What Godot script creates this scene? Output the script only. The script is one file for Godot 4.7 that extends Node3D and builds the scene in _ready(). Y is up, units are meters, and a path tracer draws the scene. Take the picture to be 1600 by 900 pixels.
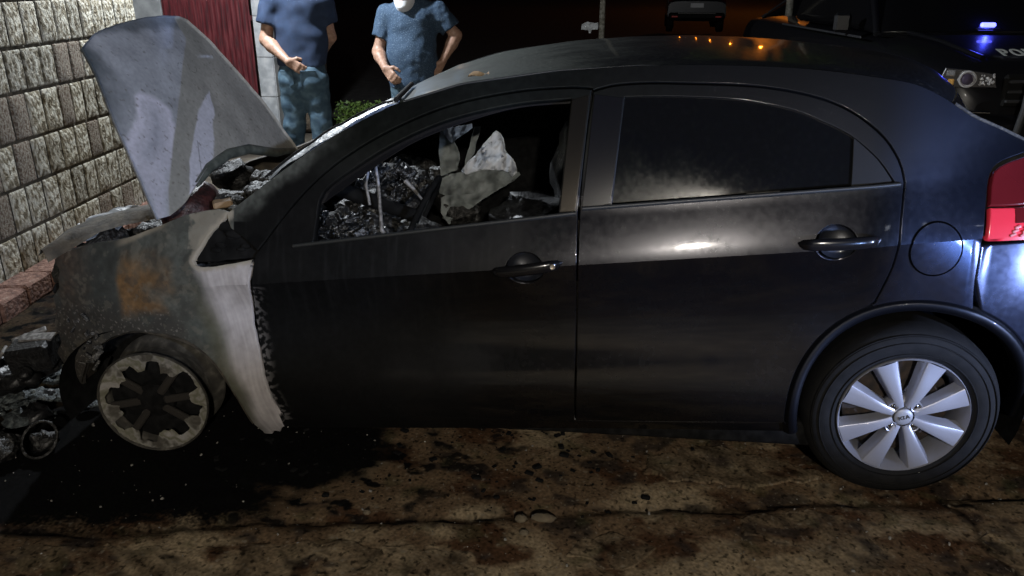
extends Node3D
# A burnt-out hatchback on a pavement at night.

# ------------------------------------------------------------------ mesh helper
class MB:
	var v := PackedVector3Array()
	var n := PackedVector3Array()
	var uv := PackedVector2Array()
	var col := PackedColorArray()
	var c := Color(1, 1, 1)
	func tri(a: Vector3, b: Vector3, d: Vector3, na: Vector3, nb: Vector3, nd: Vector3, ua := Vector2.ZERO, ub := Vector2.ZERO, ud := Vector2.ZERO) -> void:
		var g := (d - a).cross(b - a)
		if g.length_squared() < 1e-16:
			return
		if g.dot(na + nb + nd) < 0.0:
			v.append_array(PackedVector3Array([a, d, b])); n.append_array(PackedVector3Array([na, nd, nb])); uv.append_array(PackedVector2Array([ua, ud, ub]))
		else:
			v.append_array(PackedVector3Array([a, b, d])); n.append_array(PackedVector3Array([na, nb, nd])); uv.append_array(PackedVector2Array([ua, ub, ud]))
		col.append(c); col.append(c); col.append(c)
	func ftri(a: Vector3, b: Vector3, d: Vector3, away: Vector3) -> void:
		var g := (d - a).cross(b - a).normalized()
		if g.dot((a + b + d) / 3.0 - away) < 0.0:
			g = -g
		tri(a, b, d, g, g, g)
	func fquad(a: Vector3, b: Vector3, d: Vector3, e: Vector3, away: Vector3) -> void:
		ftri(a, b, d, away); ftri(a, d, e, away)
	# chamfered box in a local frame
	func box(t: Transform3D, size: Vector3, bev := 0.004) -> void:
		var h := size * 0.5
		var b: float = minf(bev, minf(h.x, minf(h.y, h.z)) * 0.9)
		var o := t.origin
		for ax in 3:
			for s in [-1.0, 1.0]:
				var p := []
				for q in [[-1, -1], [1, -1], [1, 1], [-1, 1]]:
					var w := Vector3.ZERO
					w[ax] = s * h[ax]
					w[(ax + 1) % 3] = q[0] * (h[(ax + 1) % 3] - b)
					w[(ax + 2) % 3] = q[1] * (h[(ax + 2) % 3] - b)
					p.append(t * w)
				fquad(p[0], p[1], p[2], p[3], o)
		for ax in 3:
			var i := (ax + 1) % 3
			var j := (ax + 2) % 3
			for si in [-1.0, 1.0]:
				for sj in [-1.0, 1.0]:
					var p := []
					for q in [[-1, 0], [1, 0], [1, 1], [-1, 1]]:
						var w := Vector3.ZERO
						w[ax] = q[0] * (h[ax] - b)
						w[i] = si * (h[i] - (b if q[1] == 0 else 0.0))
						w[j] = sj * (h[j] - (0.0 if q[1] == 0 else b))
						p.append(t * w)
					fquad(p[0], p[1], p[2], p[3], o)
		for sx in [-1.0, 1.0]:
			for sy in [-1.0, 1.0]:
				for sz in [-1.0, 1.0]:
					ftri(t * Vector3(sx * h.x, sy * (h.y - b), sz * (h.z - b)), t * Vector3(sx * (h.x - b), sy * h.y, sz * (h.z - b)), t * Vector3(sx * (h.x - b), sy * (h.y - b), sz * h.z), o)
	# a smooth grid of points; outside says which way the surface looks
	func grid(P: Array, outside: Callable, wrap := false, uvs := true) -> void:
		var nu := P.size()
		var nv: int = P[0].size()
		var N := []
		for i in nu:
			var row := PackedVector3Array()
			for j in nv:
				var du: Vector3 = P[mini(i + 1, nu - 1)][j] - P[maxi(i - 1, 0)][j]
				var j0 := j - 1
				var j1 := j + 1
				if wrap:
					j0 = nv - 2 if j == 0 else j - 1
					j1 = 1 if j == nv - 1 else j + 1
				var dv: Vector3 = P[i][mini(j1, nv - 1)] - P[i][maxi(j0, 0)]
				var g := du.cross(dv)
				if g.length_squared() < 1e-18:
					var ii := 1 if i == 0 else (nu - 2 if i == nu - 1 else i)
					du = P[mini(ii + 1, nu - 1)][j] - P[maxi(ii - 1, 0)][j]
					dv = P[ii][mini(j1, nv - 1)] - P[ii][maxi(j0, 0)]
					g = du.cross(dv)
				g = g.normalized()
				if g.dot(outside.call(P[i][j])) < 0.0:
					g = -g
				row.append(g)
			N.append(row)
		for i in nu - 1:
			for j in nv - 1:
				var ua := Vector2(float(i) / (nu - 1), float(j) / (nv - 1))
				var ub := Vector2(float(i + 1) / (nu - 1), float(j) / (nv - 1))
				var uc := Vector2(float(i + 1) / (nu - 1), float(j + 1) / (nv - 1))
				var ud := Vector2(float(i) / (nu - 1), float(j + 1) / (nv - 1))
				tri(P[i][j], P[i + 1][j], P[i + 1][j + 1], N[i][j], N[i + 1][j], N[i + 1][j + 1], ua, ub, uc)
				tri(P[i][j], P[i + 1][j + 1], P[i][j + 1], N[i][j], N[i + 1][j + 1], N[i][j + 1], ua, uc, ud)
	# round bar through points with a radius at each
	func tube(pts: Array, radii: Array, sides := 8, caps := true) -> void:
		var P := []
		var last_up := Vector3.UP
		for i in pts.size():
			var d: Vector3 = (pts[mini(i + 1, pts.size() - 1)] - pts[maxi(i - 1, 0)]).normalized()
			if absf(d.dot(last_up)) > 0.95:
				last_up = Vector3.RIGHT if absf(d.x) < 0.9 else Vector3.BACK
			var x := last_up.cross(d).normalized()
			var y := d.cross(x)
			last_up = y
			var r: float = radii[mini(i, radii.size() - 1)]
			var ring := []
			for k in sides + 1:
				var a := TAU * k / sides
				ring.append(pts[i] + (x * cos(a) + y * sin(a)) * r)
			P.append(ring)
		var mids := pts
		grid(P, func(p: Vector3) -> Vector3:
			var best := 1e9
			var at := Vector3.ZERO
			for i in mids.size() - 1:
				var q := Geometry3D.get_closest_point_to_segment(p, mids[i], mids[i + 1])
				if q.distance_squared_to(p) < best:
					best = q.distance_squared_to(p); at = q
			return p - at, true)
		if caps:
			for e in [0, pts.size() - 1]:
				var inner: Vector3 = pts[1] if e == 0 else pts[pts.size() - 2]
				for k in sides:
					ftri(pts[e], P[e][k], P[e][k + 1], inner)
	# profile of (radius, along) turned about an axis
	func lathe(prof: Array, t: Transform3D, sides := 32, inward := false) -> void:
		var P := []
		for q in prof:
			var ring := []
			for k in sides + 1:
				var a := TAU * k / sides
				ring.append(t * Vector3(q.x * cos(a), q.x * sin(a), q.y))
			P.append(ring)
		# normals by profile direction: left of travel
		for i in prof.size() - 1:
			var d: Vector2 = (prof[i + 1] - prof[i]).normalized()
			var nl := Vector2(-d.y, d.x) * (-1.0 if inward else 1.0)
			var n0 := nl
			var n1 := nl
			if i > 0:
				var e: Vector2 = (prof[i] - prof[i - 1]).normalized()
				if e.dot(d) > 0.6:
					n0 = (nl + Vector2(-e.y, e.x) * (-1.0 if inward else 1.0)).normalized()
			if i < prof.size() - 2:
				var e: Vector2 = (prof[i + 2] - prof[i + 1]).normalized()
				if e.dot(d) > 0.6:
					n1 = (nl + Vector2(-e.y, e.x) * (-1.0 if inward else 1.0)).normalized()
			for k in sides:
				var a := TAU * k / sides
				var b := TAU * (k + 1) / sides
				var m0 := t.basis * Vector3(n0.x * cos(a), n0.x * sin(a), n0.y)
				var m1 := t.basis * Vector3(n0.x * cos(b), n0.x * sin(b), n0.y)
				var m2 := t.basis * Vector3(n1.x * cos(b), n1.x * sin(b), n1.y)
				var m3 := t.basis * Vector3(n1.x * cos(a), n1.x * sin(a), n1.y)
				tri(P[i][k], P[i][k + 1], P[i + 1][k + 1], m0, m1, m2)
				tri(P[i][k], P[i + 1][k + 1], P[i + 1][k], m0, m2, m3)
	# lumpy ball
	func blob(center: Vector3, r: Vector3, amp: float, freq: float, noise: FastNoiseLite, nu := 14, nv := 18) -> void:
		var P := []
		for i in nu + 1:
			var th := PI * i / nu
			var ring := []
			for j in nv + 1:
				var ph := TAU * (j % nv) / nv
				var d := Vector3(sin(th) * cos(ph), cos(th), sin(th) * sin(ph))
				var p := d * r
				var k := 1.0 + amp * noise.get_noise_3dv((center + p) * freq)
				ring.append(center + p * k)
			P.append(ring)
		grid(P, func(p: Vector3) -> Vector3: return p - center, true)
	# flat convex or concave outline (x, y) pushed out along z with a chamfer
	func prism(poly: PackedVector2Array, t: Transform3D, depth: float, bev := 0.003) -> void:
		var inner := Geometry2D.offset_polygon(poly, -bev)
		var face: PackedVector2Array = inner[0] if inner.size() and inner[0].size() >= 3 else poly
		var idx := Geometry2D.triangulate_polygon(face)
		var nz := t.basis.z.normalized()
		for k in range(0, idx.size(), 3):
			tri(t * Vector3(face[idx[k]].x, face[idx[k]].y, depth), t * Vector3(face[idx[k + 1]].x, face[idx[k + 1]].y, depth), t * Vector3(face[idx[k + 2]].x, face[idx[k + 2]].y, depth), nz, nz, nz)
			tri(t * Vector3(face[idx[k]].x, face[idx[k]].y, 0), t * Vector3(face[idx[k + 1]].x, face[idx[k + 1]].y, 0), t * Vector3(face[idx[k + 2]].x, face[idx[k + 2]].y, 0), -nz, -nz, -nz)
		if face.size() != poly.size():
			face = poly
		var ccw := 1.0 if not Geometry2D.is_polygon_clockwise(poly) else -1.0
		var off := 0
		if face != poly:   # match the shrunk outline's first corner with the outline's
			var best := 1e9
			for k in face.size():
				var dd := face[k].distance_squared_to(poly[0])
				if dd < best:
					best = dd; off = k
		var cnt := poly.size()
		for k in cnt:
			var a := poly[k]
			var b := poly[(k + 1) % cnt]
			var a2 := face[(k + off) % cnt]
			var b2 := face[(k + 1 + off) % cnt]
			var e := (b - a).normalized()
			var out := t.basis * Vector3(e.y, -e.x, 0) * ccw
			out = out.normalized()
			var mid := (out + nz).normalized()
			tri(t * Vector3(a.x, a.y, 0), t * Vector3(b.x, b.y, 0), t * Vector3(b.x, b.y, depth - bev), out, out, out)
			tri(t * Vector3(a.x, a.y, 0), t * Vector3(b.x, b.y, depth - bev), t * Vector3(a.x, a.y, depth - bev), out, out, out)
			tri(t * Vector3(a.x, a.y, depth - bev), t * Vector3(b.x, b.y, depth - bev), t * Vector3(b2.x, b2.y, depth), mid, mid, mid)
			tri(t * Vector3(a.x, a.y, depth - bev), t * Vector3(b2.x, b2.y, depth), t * Vector3(a2.x, a2.y, depth), mid, mid, mid)
	func mesh() -> ArrayMesh:
		var a := []
		a.resize(Mesh.ARRAY_MAX)
		a[Mesh.ARRAY_VERTEX] = v
		a[Mesh.ARRAY_NORMAL] = n
		a[Mesh.ARRAY_TEX_UV] = uv
		a[Mesh.ARRAY_COLOR] = col
		var m := ArrayMesh.new()
		if v.size():
			m.add_surface_from_arrays(Mesh.PRIMITIVE_TRIANGLES, a)
		return m

# ------------------------------------------------------------------ scene helpers
var taken := {}
func numbered(called: String) -> String:
	if not taken.has(called):
		taken[called] = 0
		return called
	taken[called] += 1
	return "%s_%03d" % [called, taken[called]]

func tag(o: Node, label: String, category: String, group := "") -> void:
	o.set_meta("label", label)
	o.set_meta("category", category)
	if group != "":
		o.set_meta("group", group)

func thing(called: String, label: String, category: String, at := Vector3.ZERO, turn := 0.0, group := "") -> Node3D:
	var o := Node3D.new()
	o.name = numbered(called)
	add_child(o)
	o.position = at
	o.rotation.y = turn
	tag(o, label, category, group)
	return o

# a part whose mesh was built in the thing's own axes, or (world = true) in the scene's
func part(called: String, mb: MB, m: Material, parent: Node3D, world := false) -> MeshInstance3D:
	var o := MeshInstance3D.new()
	o.name = called
	o.mesh = mb.mesh()
	o.material_override = m
	parent.add_child(o, true)
	if world:
		var t := parent.transform
		var up := parent.get_parent()
		while up != self and up is Node3D:
			t = up.transform * t
			up = up.get_parent()
		o.transform = t.affine_inverse()
	return o

func solo(called: String, mb: MB, m: Material, label: String, category: String, at := Vector3.ZERO, group := "") -> MeshInstance3D:
	var o := MeshInstance3D.new()
	o.name = numbered(called)
	o.mesh = mb.mesh()
	o.material_override = m
	add_child(o)
	o.position = at
	tag(o, label, category, group)
	return o

func struct(called: String, mb: MB, m: Material) -> MeshInstance3D:
	var o := MeshInstance3D.new()
	o.name = numbered(called)
	o.mesh = mb.mesh()
	o.material_override = m
	add_child(o)
	o.set_meta("kind", "structure")
	return o

func T(p: Vector3, e := Vector3.ZERO) -> Transform3D:
	return Transform3D(Basis.from_euler(e), p)

func lin(r: float, g: float, b: float) -> Color:
	return Color(r, g, b).linear_to_srgb()

func mat(c: Color, rough := 0.7, metal := 0.0, coat := 0.0) -> StandardMaterial3D:
	var m := StandardMaterial3D.new()
	m.albedo_color = c
	m.roughness = rough
	m.metallic = metal
	if coat > 0.0:
		m.clearcoat_enabled = true
		m.clearcoat = coat
		m.clearcoat_roughness = 0.04
	return m

func fnoise(sd: int, freq: float, oct := 4) -> FastNoiseLite:
	var f := FastNoiseLite.new()
	f.seed = sd
	f.noise_type = FastNoiseLite.TYPE_SIMPLEX_SMOOTH
	f.frequency = freq
	f.fractal_octaves = oct
	return f

func ntex(sd: int, freq: float, ramp: Array, size := 512, oct := 5) -> NoiseTexture2D:
	var t := NoiseTexture2D.new()
	t.width = size
	t.height = size
	t.seamless = true
	t.noise = fnoise(sd, freq, oct)
	if ramp.size():
		var g := Gradient.new()
		var offs := PackedFloat32Array()
		var cols := PackedColorArray()
		for r in ramp:
			offs.append(r[0]); cols.append(r[1])
		g.offsets = offs
		g.colors = cols
		t.color_ramp = g
	return t

# mottled rough surface, triplanar in the object's axes
func mottled(sd: int, ramp: Array, scale: float, rough: float, relief := 0.0, freq := 0.012, metal := 0.0) -> StandardMaterial3D:
	var m := StandardMaterial3D.new()
	m.albedo_texture = ntex(sd, freq, ramp)
	m.uv1_triplanar = true
	m.uv1_scale = Vector3.ONE * scale
	m.roughness = rough
	m.metallic = metal
	if relief > 0.0:
		m.heightmap_enabled = true
		m.heightmap_texture = ntex(sd + 91, freq * 2.5, [[0.0, Color.BLACK], [1.0, Color.WHITE]], 512, 5)
		m.heightmap_scale = relief
	return m

func glow(c: Color, e: float) -> StandardMaterial3D:
	var m := StandardMaterial3D.new()
	m.albedo_color = Color(0.9, 0.9, 0.9)
	m.emission_enabled = true
	m.emission = c
	m.emission_energy_multiplier = e
	return m

func omni(at: Vector3, c: Color, e: float, size := 0.08) -> void:
	var l := OmniLight3D.new()
	l.name = numbered("lamp_light")
	l.light_color = c
	l.light_energy = e
	l.light_size = size
	l.omni_range = 60.0
	l.omni_attenuation = 2.0
	l.shadow_enabled = true
	add_child(l)
	l.position = at

func spot(at: Vector3, to: Vector3, c: Color, e: float, angle: float, size := 0.08) -> void:
	var l := SpotLight3D.new()
	l.name = numbered("lamp_light")
	l.light_color = c
	l.light_energy = e
	l.light_size = size
	l.spot_range = 60.0
	l.spot_attenuation = 2.0
	l.spot_angle = angle
	l.spot_angle_attenuation = 0.4
	l.shadow_enabled = true
	add_child(l)
	l.look_at_from_position(at, to, Vector3.UP if absf((to - at).normalized().y) < 0.98 else Vector3.RIGHT)

# Catmull-Rom through a chain of points
func curve(p: Array, step := 0.03) -> PackedVector2Array:
	var out := PackedVector2Array()
	for i in p.size() - 1:
		var a: Vector2 = p[maxi(i - 1, 0)]
		var b: Vector2 = p[i]
		var c: Vector2 = p[i + 1]
		var d: Vector2 = p[mini(i + 2, p.size() - 1)]
		var k := maxi(1, int(ceil(b.distance_to(c) / step)))
		for j in k:
			out.append(b.cubic_interpolate(c, a, d, float(j) / k))
	out.append(p[p.size() - 1])
	return out

func chain(parts: Array, step := 0.03) -> PackedVector2Array:
	var out := PackedVector2Array()
	for c in parts:
		for p in curve(c, step):
			if out.is_empty() or out[out.size() - 1].distance_to(p) > 1e-4:
				out.append(p)
	# straight runs between chains get points too
	var dense := PackedVector2Array()
	for i in out.size():
		var a := out[i]
		var b := out[(i + 1) % out.size()]
		var k := maxi(1, int(ceil(a.distance_to(b) / step)))
		for j in k:
			dense.append(a.lerp(b, float(j) / k))
	if dense[0].distance_to(dense[dense.size() - 1]) < 1e-4:
		dense.resize(dense.size() - 1)
	if Geometry2D.is_polygon_clockwise(dense):
		dense.reverse()
	return dense

func ellipse(c: Vector2, rx: float, ry: float, k := 28, tilt := 0.0) -> PackedVector2Array:
	var out := PackedVector2Array()
	for i in k:
		out.append(c + Vector2(rx * cos(TAU * i / k), ry * sin(TAU * i / k)).rotated(tilt))
	return out

func inset(loop: PackedVector2Array, d: float) -> PackedVector2Array:
	var out := PackedVector2Array()
	var k := loop.size()
	for i in k:
		var a := (loop[i] - loop[(i + k - 1) % k]).normalized()
		var b := (loop[(i + 1) % k] - loop[i]).normalized()
		var na := Vector2(-a.y, a.x)
		var nb := Vector2(-b.y, b.x)
		var m := (na + nb)
		if m.length() < 0.2:
			m = na
		m = m.normalized()
		out.append(loop[i] + m * d / maxf(0.5, m.dot(na)))
	return out

# a sheet cut to an outline, bent by f: (x, y) -> point, with rounded edges and returns
func panel(mb: MB, outer: PackedVector2Array, holes: Array, f: Callable, cell := 0.05, thick := 0.02, bev := 0.004, sgn := 1.0) -> void:
	var h := 0.004
	var at := func(p: Vector2) -> Array:
		var q: Vector3 = f.call(p)
		var g: Vector3 = (f.call(p + Vector2(h, 0)) - f.call(p - Vector2(h, 0))).cross(f.call(p + Vector2(0, h)) - f.call(p - Vector2(0, h)))
		return [q, g.normalized() * sgn]
	var uvp := func(p: Vector2) -> Vector2:
		return Vector2((p.x + 3.2) / 4.0, 1.0 - p.y / 1.6)
	var face := inset(outer, bev)
	var hin := []
	for hl in holes:
		hin.append(inset(hl, -bev))
	var lo := face[0]
	var hi := face[0]
	for p in face:
		lo = lo.min(p); hi = hi.max(p)
	var cache := {}
	# the cells are sheared so that the crease of the flank runs along their edges and stays sharp
	var look := func(p: Vector2, above: bool) -> Array:
		var key := Vector3i(roundi(p.x * 20000), roundi(p.y * 20000), 1 if above else 0)
		if not cache.has(key):
			var off := p.y - crease_y(p.x)
			var e: Array = at.call(p)
			if absf(off) < 0.006:
				e = [e[0], at.call(Vector2(p.x, p.y + ((0.007 - off) if above else (-0.007 - off))))[1]]
			cache[key] = e
		return cache[key]
	var base := crease_y(0.0)
	for i in range(int(floor(lo.x / cell)), int(floor(hi.x / cell)) + 1):
		var shear := 0.1 * i * cell
		for j in range(int(floor((lo.y - base - shear) / cell)) - 1, int(floor((hi.y - base - shear) / cell)) + 2):
			var o := Vector2(i * cell, base + shear + j * cell)
			var r := PackedVector2Array([o, o + Vector2(cell, 0.1 * cell), o + Vector2(cell, 1.1 * cell), o + Vector2(0, cell)])
			var bits: Array = Geometry2D.intersect_polygons(face, r)
			for hl in hin:
				var next := []
				for b in bits:
					next.append_array(Geometry2D.clip_polygons(b, hl))
				bits = next
			for b in bits:
				var idx := Geometry2D.triangulate_polygon(b)
				for k in range(0, idx.size(), 3):
					var A: Array = look.call(b[idx[k]], j >= 0)
					var B: Array = look.call(b[idx[k + 1]], j >= 0)
					var C: Array = look.call(b[idx[k + 2]], j >= 0)
					mb.tri(A[0], B[0], C[0], A[1], B[1], C[1], uvp.call(b[idx[k]]), uvp.call(b[idx[k + 1]]), uvp.call(b[idx[k + 2]]))
	var loops := [outer]
	loops.append_array(holes)
	for li in loops.size():
		var o: PackedVector2Array = loops[li]
		var s: PackedVector2Array = face if li == 0 else hin[li - 1]
		var dir := 1.0 if li == 0 else -1.0
		var k := o.size()
		for i in k:
			var i2 := (i + 1) % k
			var e := (o[i2] - o[i]).normalized()
			var out2 := Vector2(e.y, -e.x) * dir
			var A: Array = at.call(s[i])
			var B: Array = at.call(s[i2])
			var oA: Array = at.call(o[i])
			var oB: Array = at.call(o[i2])
			var tx: Vector3 = (f.call(o[i] + out2 * h) - f.call(o[i] - out2 * h)).normalized()
			var mA: Vector3 = (tx + oA[1]).normalized()
			var mB: Vector3 = (tx + oB[1]).normalized()
			var a1: Vector3 = oA[0] - oA[1] * bev
			var b1: Vector3 = oB[0] - oB[1] * bev
			var a2: Vector3 = oA[0] - oA[1] * thick
			var b2: Vector3 = oB[0] - oB[1] * thick
			var ua: Vector2 = uvp.call(o[i])
			var ub: Vector2 = uvp.call(o[i2])
			mb.tri(A[0], B[0], b1, A[1], B[1], mB, ua, ub, ub)
			mb.tri(A[0], b1, a1, A[1], mB, mA, ua, ub, ua)
			mb.tri(a1, b1, b2, mA, mB, tx, ua, ub, ub)
			mb.tri(a1, b2, a2, mA, tx, tx, ua, ub, ua)

# ------------------------------------------------------------------ bodies: smooth union of tapered bones, meshed as surface nets
func bone(a: Vector3, b: Vector3, ra: float, rb: float, flat := 0, squash := Vector3.ONE) -> Array:
	return [a, b, ra, rb, flat, squash]

func nets(mb: MB, bones: Array, cell: float, k := 0.012, wrinkle := 0.0, wn: FastNoiseLite = null) -> void:
	var lo := Vector3.ONE * 1e9
	var hi := -lo
	var mg := 5.0 * k + 2.0 * cell
	for b in bones:
		var r: float = maxf(b[2], b[3])
		lo = lo.min(b[0] - Vector3.ONE * (r + mg)).min(b[1] - Vector3.ONE * (r + mg))
		hi = hi.max(b[0] + Vector3.ONE * (r + mg)).max(b[1] + Vector3.ONE * (r + mg))
	var nx := int((hi.x - lo.x) / cell) + 2
	var ny := int((hi.y - lo.y) / cell) + 2
	var nz := int((hi.z - lo.z) / cell) + 2
	var F := PackedFloat32Array()
	F.resize(nx * ny * nz)
	for b in bones:
		var a: Vector3 = b[0]
		var e: Vector3 = b[1]
		var ra: float = b[2]
		var rb: float = b[3]
		var r := maxf(ra, rb) + mg
		var l := ((a.min(e) - Vector3.ONE * r - lo) / cell).floor()
		var g := ((a.max(e) + Vector3.ONE * r - lo) / cell).ceil()
		var d := e - a
		var dd := maxf(d.length_squared(), 1e-9)
		var dn := d.normalized()
		var flat: int = b[4]
		var sq: Vector3 = b[5]
		var squashed := sq != Vector3.ONE
		for z in range(maxi(0, int(l.z)), mini(nz - 1, int(g.z)) + 1):
			for y in range(maxi(0, int(l.y)), mini(ny - 1, int(g.y)) + 1):
				var at := (z * ny + y) * nx
				for x in range(maxi(0, int(l.x)), mini(nx - 1, int(g.x)) + 1):
					var p := lo + Vector3(x, y, z) * cell
					var q := p - a
					var t := clampf(q.dot(d) / dd, 0.0, 1.0)
					var w := q - d * t
					if squashed:
						w *= sq
					var dist := w.length() - lerpf(ra, rb, t)
					if flat & 1:
						dist = maxf(dist, (p - e).dot(dn))
					if flat & 2:
						dist = maxf(dist, -(p - a).dot(dn))
					if dist < 6.0 * k:
						F[at + x] += exp(-dist / k)
	for i in F.size():
		F[i] = -k * log(F[i]) if F[i] > 1e-6 else 6.0 * k
	if wrinkle > 0.0:
		for z in nz:
			for y in ny:
				for x in nx:
					var i := (z * ny + y) * nx + x
					if absf(F[i]) < 0.05:
						F[i] += wrinkle * wn.get_noise_3d(lo.x + x * cell, (lo.y + y * cell), lo.z + z * cell)
	var ids := {}
	var V := PackedVector3Array()
	var NN := PackedVector3Array()
	var sx := 1
	var sy := nx
	var sz := nx * ny
	for z in nz - 1:
		for y in ny - 1:
			for x in nx - 1:
				var i := (z * ny + y) * nx + x
				var f := [F[i], F[i + sx], F[i + sy], F[i + sx + sy], F[i + sz], F[i + sx + sz], F[i + sy + sz], F[i + sx + sy + sz]]
				var m := 0
				for c in 8:
					if f[c] < 0.0:
						m |= 1 << c
				if m == 0 or m == 255:
					continue
				var s := Vector3.ZERO
				var cnt := 0
				for c in 8:
					for ax in [1, 2, 4]:
						if c & ax:
							continue
						var c2: int = c | ax
						if (f[c] < 0.0) != (f[c2] < 0.0):
							var t: float = f[c] / (f[c] - f[c2])
							var p := Vector3(c & 1, (c >> 1) & 1, c >> 2)
							p += Vector3(1 if ax == 1 else 0, 1 if ax == 2 else 0, 1 if ax == 4 else 0) * t
							s += p; cnt += 1
				ids[i] = V.size()
				V.append(lo + (Vector3(x, y, z) + s / cnt) * cell)
				NN.append(Vector3(f[1] + f[3] + f[5] + f[7] - f[0] - f[2] - f[4] - f[6], f[2] + f[3] + f[6] + f[7] - f[0] - f[1] - f[4] - f[5], f[4] + f[5] + f[6] + f[7] - f[0] - f[1] - f[2] - f[3]).normalized())
	for i in ids:
		for ax in 3:
			var st: int = [sx, sy, sz][ax]
			var s1: int = [sy, sz, sx][ax]
			var s2: int = [sz, sx, sy][ax]
			if i + st >= F.size() or (F[i] < 0.0) == (F[i + st] < 0.0):
				continue
			if ids.has(i - s1) and ids.has(i - s2) and ids.has(i - s1 - s2):
				var q := [ids[i], ids[i - s1], ids[i - s1 - s2], ids[i - s2]]
				mb.tri(V[q[0]], V[q[1]], V[q[2]], NN[q[0]], NN[q[1]], NN[q[2]])
				mb.tri(V[q[0]], V[q[2]], V[q[3]], NN[q[0]], NN[q[2]], NN[q[3]])

# ------------------------------------------------------------------ shared shapes of the car's flank (metres; x back, y up, z out of the flank)
func crease_y(x: float) -> float:
	return 0.80 + 0.10 * (x + 1.05)

func belt_y(x: float) -> float:
	return 0.955 + 0.115 * (x + 1.05)

func flank(x: float, y: float) -> float:
	var p := 0.0
	if x < -2.3:
		p -= 0.35 * (-2.3 - x) * (-2.3 - x)
	if x > 0.1:
		p -= 0.55 * (x - 0.1) * (x - 0.1)
	if x > 0.35:
		p -= 2.0 * (x - 0.35) * (x - 0.35)
	if x > -0.1:
		p -= 1.1 * (x + 0.1) * (x + 0.1) * smoothstep(0.95, 1.2, y)
	var c := crease_y(x)
	var b := belt_y(x)
	var w := smoothstep(-2.5, -2.1, x) * (1.0 - smoothstep(-0.25, 0.15, x))
	var d: float
	if y >= b:
		d = -0.060 - 0.30 * (y - b) - 0.34 * (y - b) * (y - b)
	elif y >= c:
		d = -0.060 * pow((y - c) / (b - c), lerpf(2.2, 1.15, smoothstep(-2.3, -1.9, x)))
	elif y >= 0.34:
		var u := (c - y) / (c - 0.34)
		d = -0.055 * w * sin(PI * u) * sqrt(maxf(0.0, 1.0 - u))
	else:
		d = -1.25 * (0.34 - y) * (0.34 - y)
	# the rear quarter is rounder than the doors
	var q2 := smoothstep(-0.22, -0.02, x)
	if q2 > 0.0 and y > 0.70:
		var top := minf(y, c) - 0.70
		d -= 0.42 * q2 * top * top
	# the bumper corner swells below the lamps
	var q := smoothstep(0.10, 0.16, x)
	if q > 0.0 and y < 0.91:
		d = lerpf(d, -0.004 - 0.42 * (y - 0.62) * (y - 0.62), q)
	return p + d

var crumple := FastNoiseLite.new()
func side(off := 0.0, bumps := 0.0, far := false) -> Callable:
	return func(p: Vector2) -> Vector3:
		var z := flank(p.x, p.y) + off
		if bumps > 0.0:
			z += bumps * crumple.get_noise_2d(p.x, p.y)
		return Vector3(p.x, p.y, -1.72 - z if far else z)

func on_side(x: float, y: float, off := 0.0) -> Vector3:
	return Vector3(x, y, flank(x, y) + off)

func V2(a: Array) -> Array:
	var o := []
	for i in range(0, a.size(), 2):
		o.append(Vector2(a[i], a[i + 1]))
	return o

func arch_pts(c: Vector2, r: float, a0: float, a1: float, k := 14) -> Array:
	var o := []
	for i in k + 1:
		var a := deg_to_rad(lerpf(a0, a1, float(i) / k))
		o.append(c + Vector2(cos(a), sin(a)) * r)
	return o

func along(pts: Array, x: float) -> float:   # y of a polyline at x
	if x <= pts[0].x:
		return pts[0].y
	for i in pts.size() - 1:
		if x <= pts[i + 1].x:
			return lerpf(pts[i].y, pts[i + 1].y, (x - pts[i].x) / (pts[i + 1].x - pts[i].x))
	return pts[pts.size() - 1].y

func across(pts: Array, y: float) -> float:  # x of a polyline at y, listed upwards
	if y <= pts[0].y:
		return pts[0].x
	for i in pts.size() - 1:
		if y <= pts[i + 1].y:
			return lerpf(pts[i].x, pts[i + 1].x, (y - pts[i].y) / (pts[i + 1].y - pts[i].y))
	return pts[pts.size() - 1].x

func near_line(p: Vector2, l: Array) -> float:
	var best := 1e9
	for i in l.size() - 1:
		best = minf(best, p.distance_to(Geometry2D.get_closest_point_to_segment(p, l[i], l[i + 1])))
	return best

var DOOR_FRONT := V2([-2.10, 0.195, -2.13, 0.379, -2.152, 0.551, -2.134, 0.70, -2.122, 0.785])
var PILLAR := V2([-2.222, 0.903, -2.02, 1.055, -1.873, 1.15, -1.706, 1.236])
var MIRROR_RIM := V2([-2.215, 0.905, -2.297, 0.825, -2.335, 0.76, -2.305, 0.742, -2.22, 0.752, -2.12, 0.775])

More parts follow.
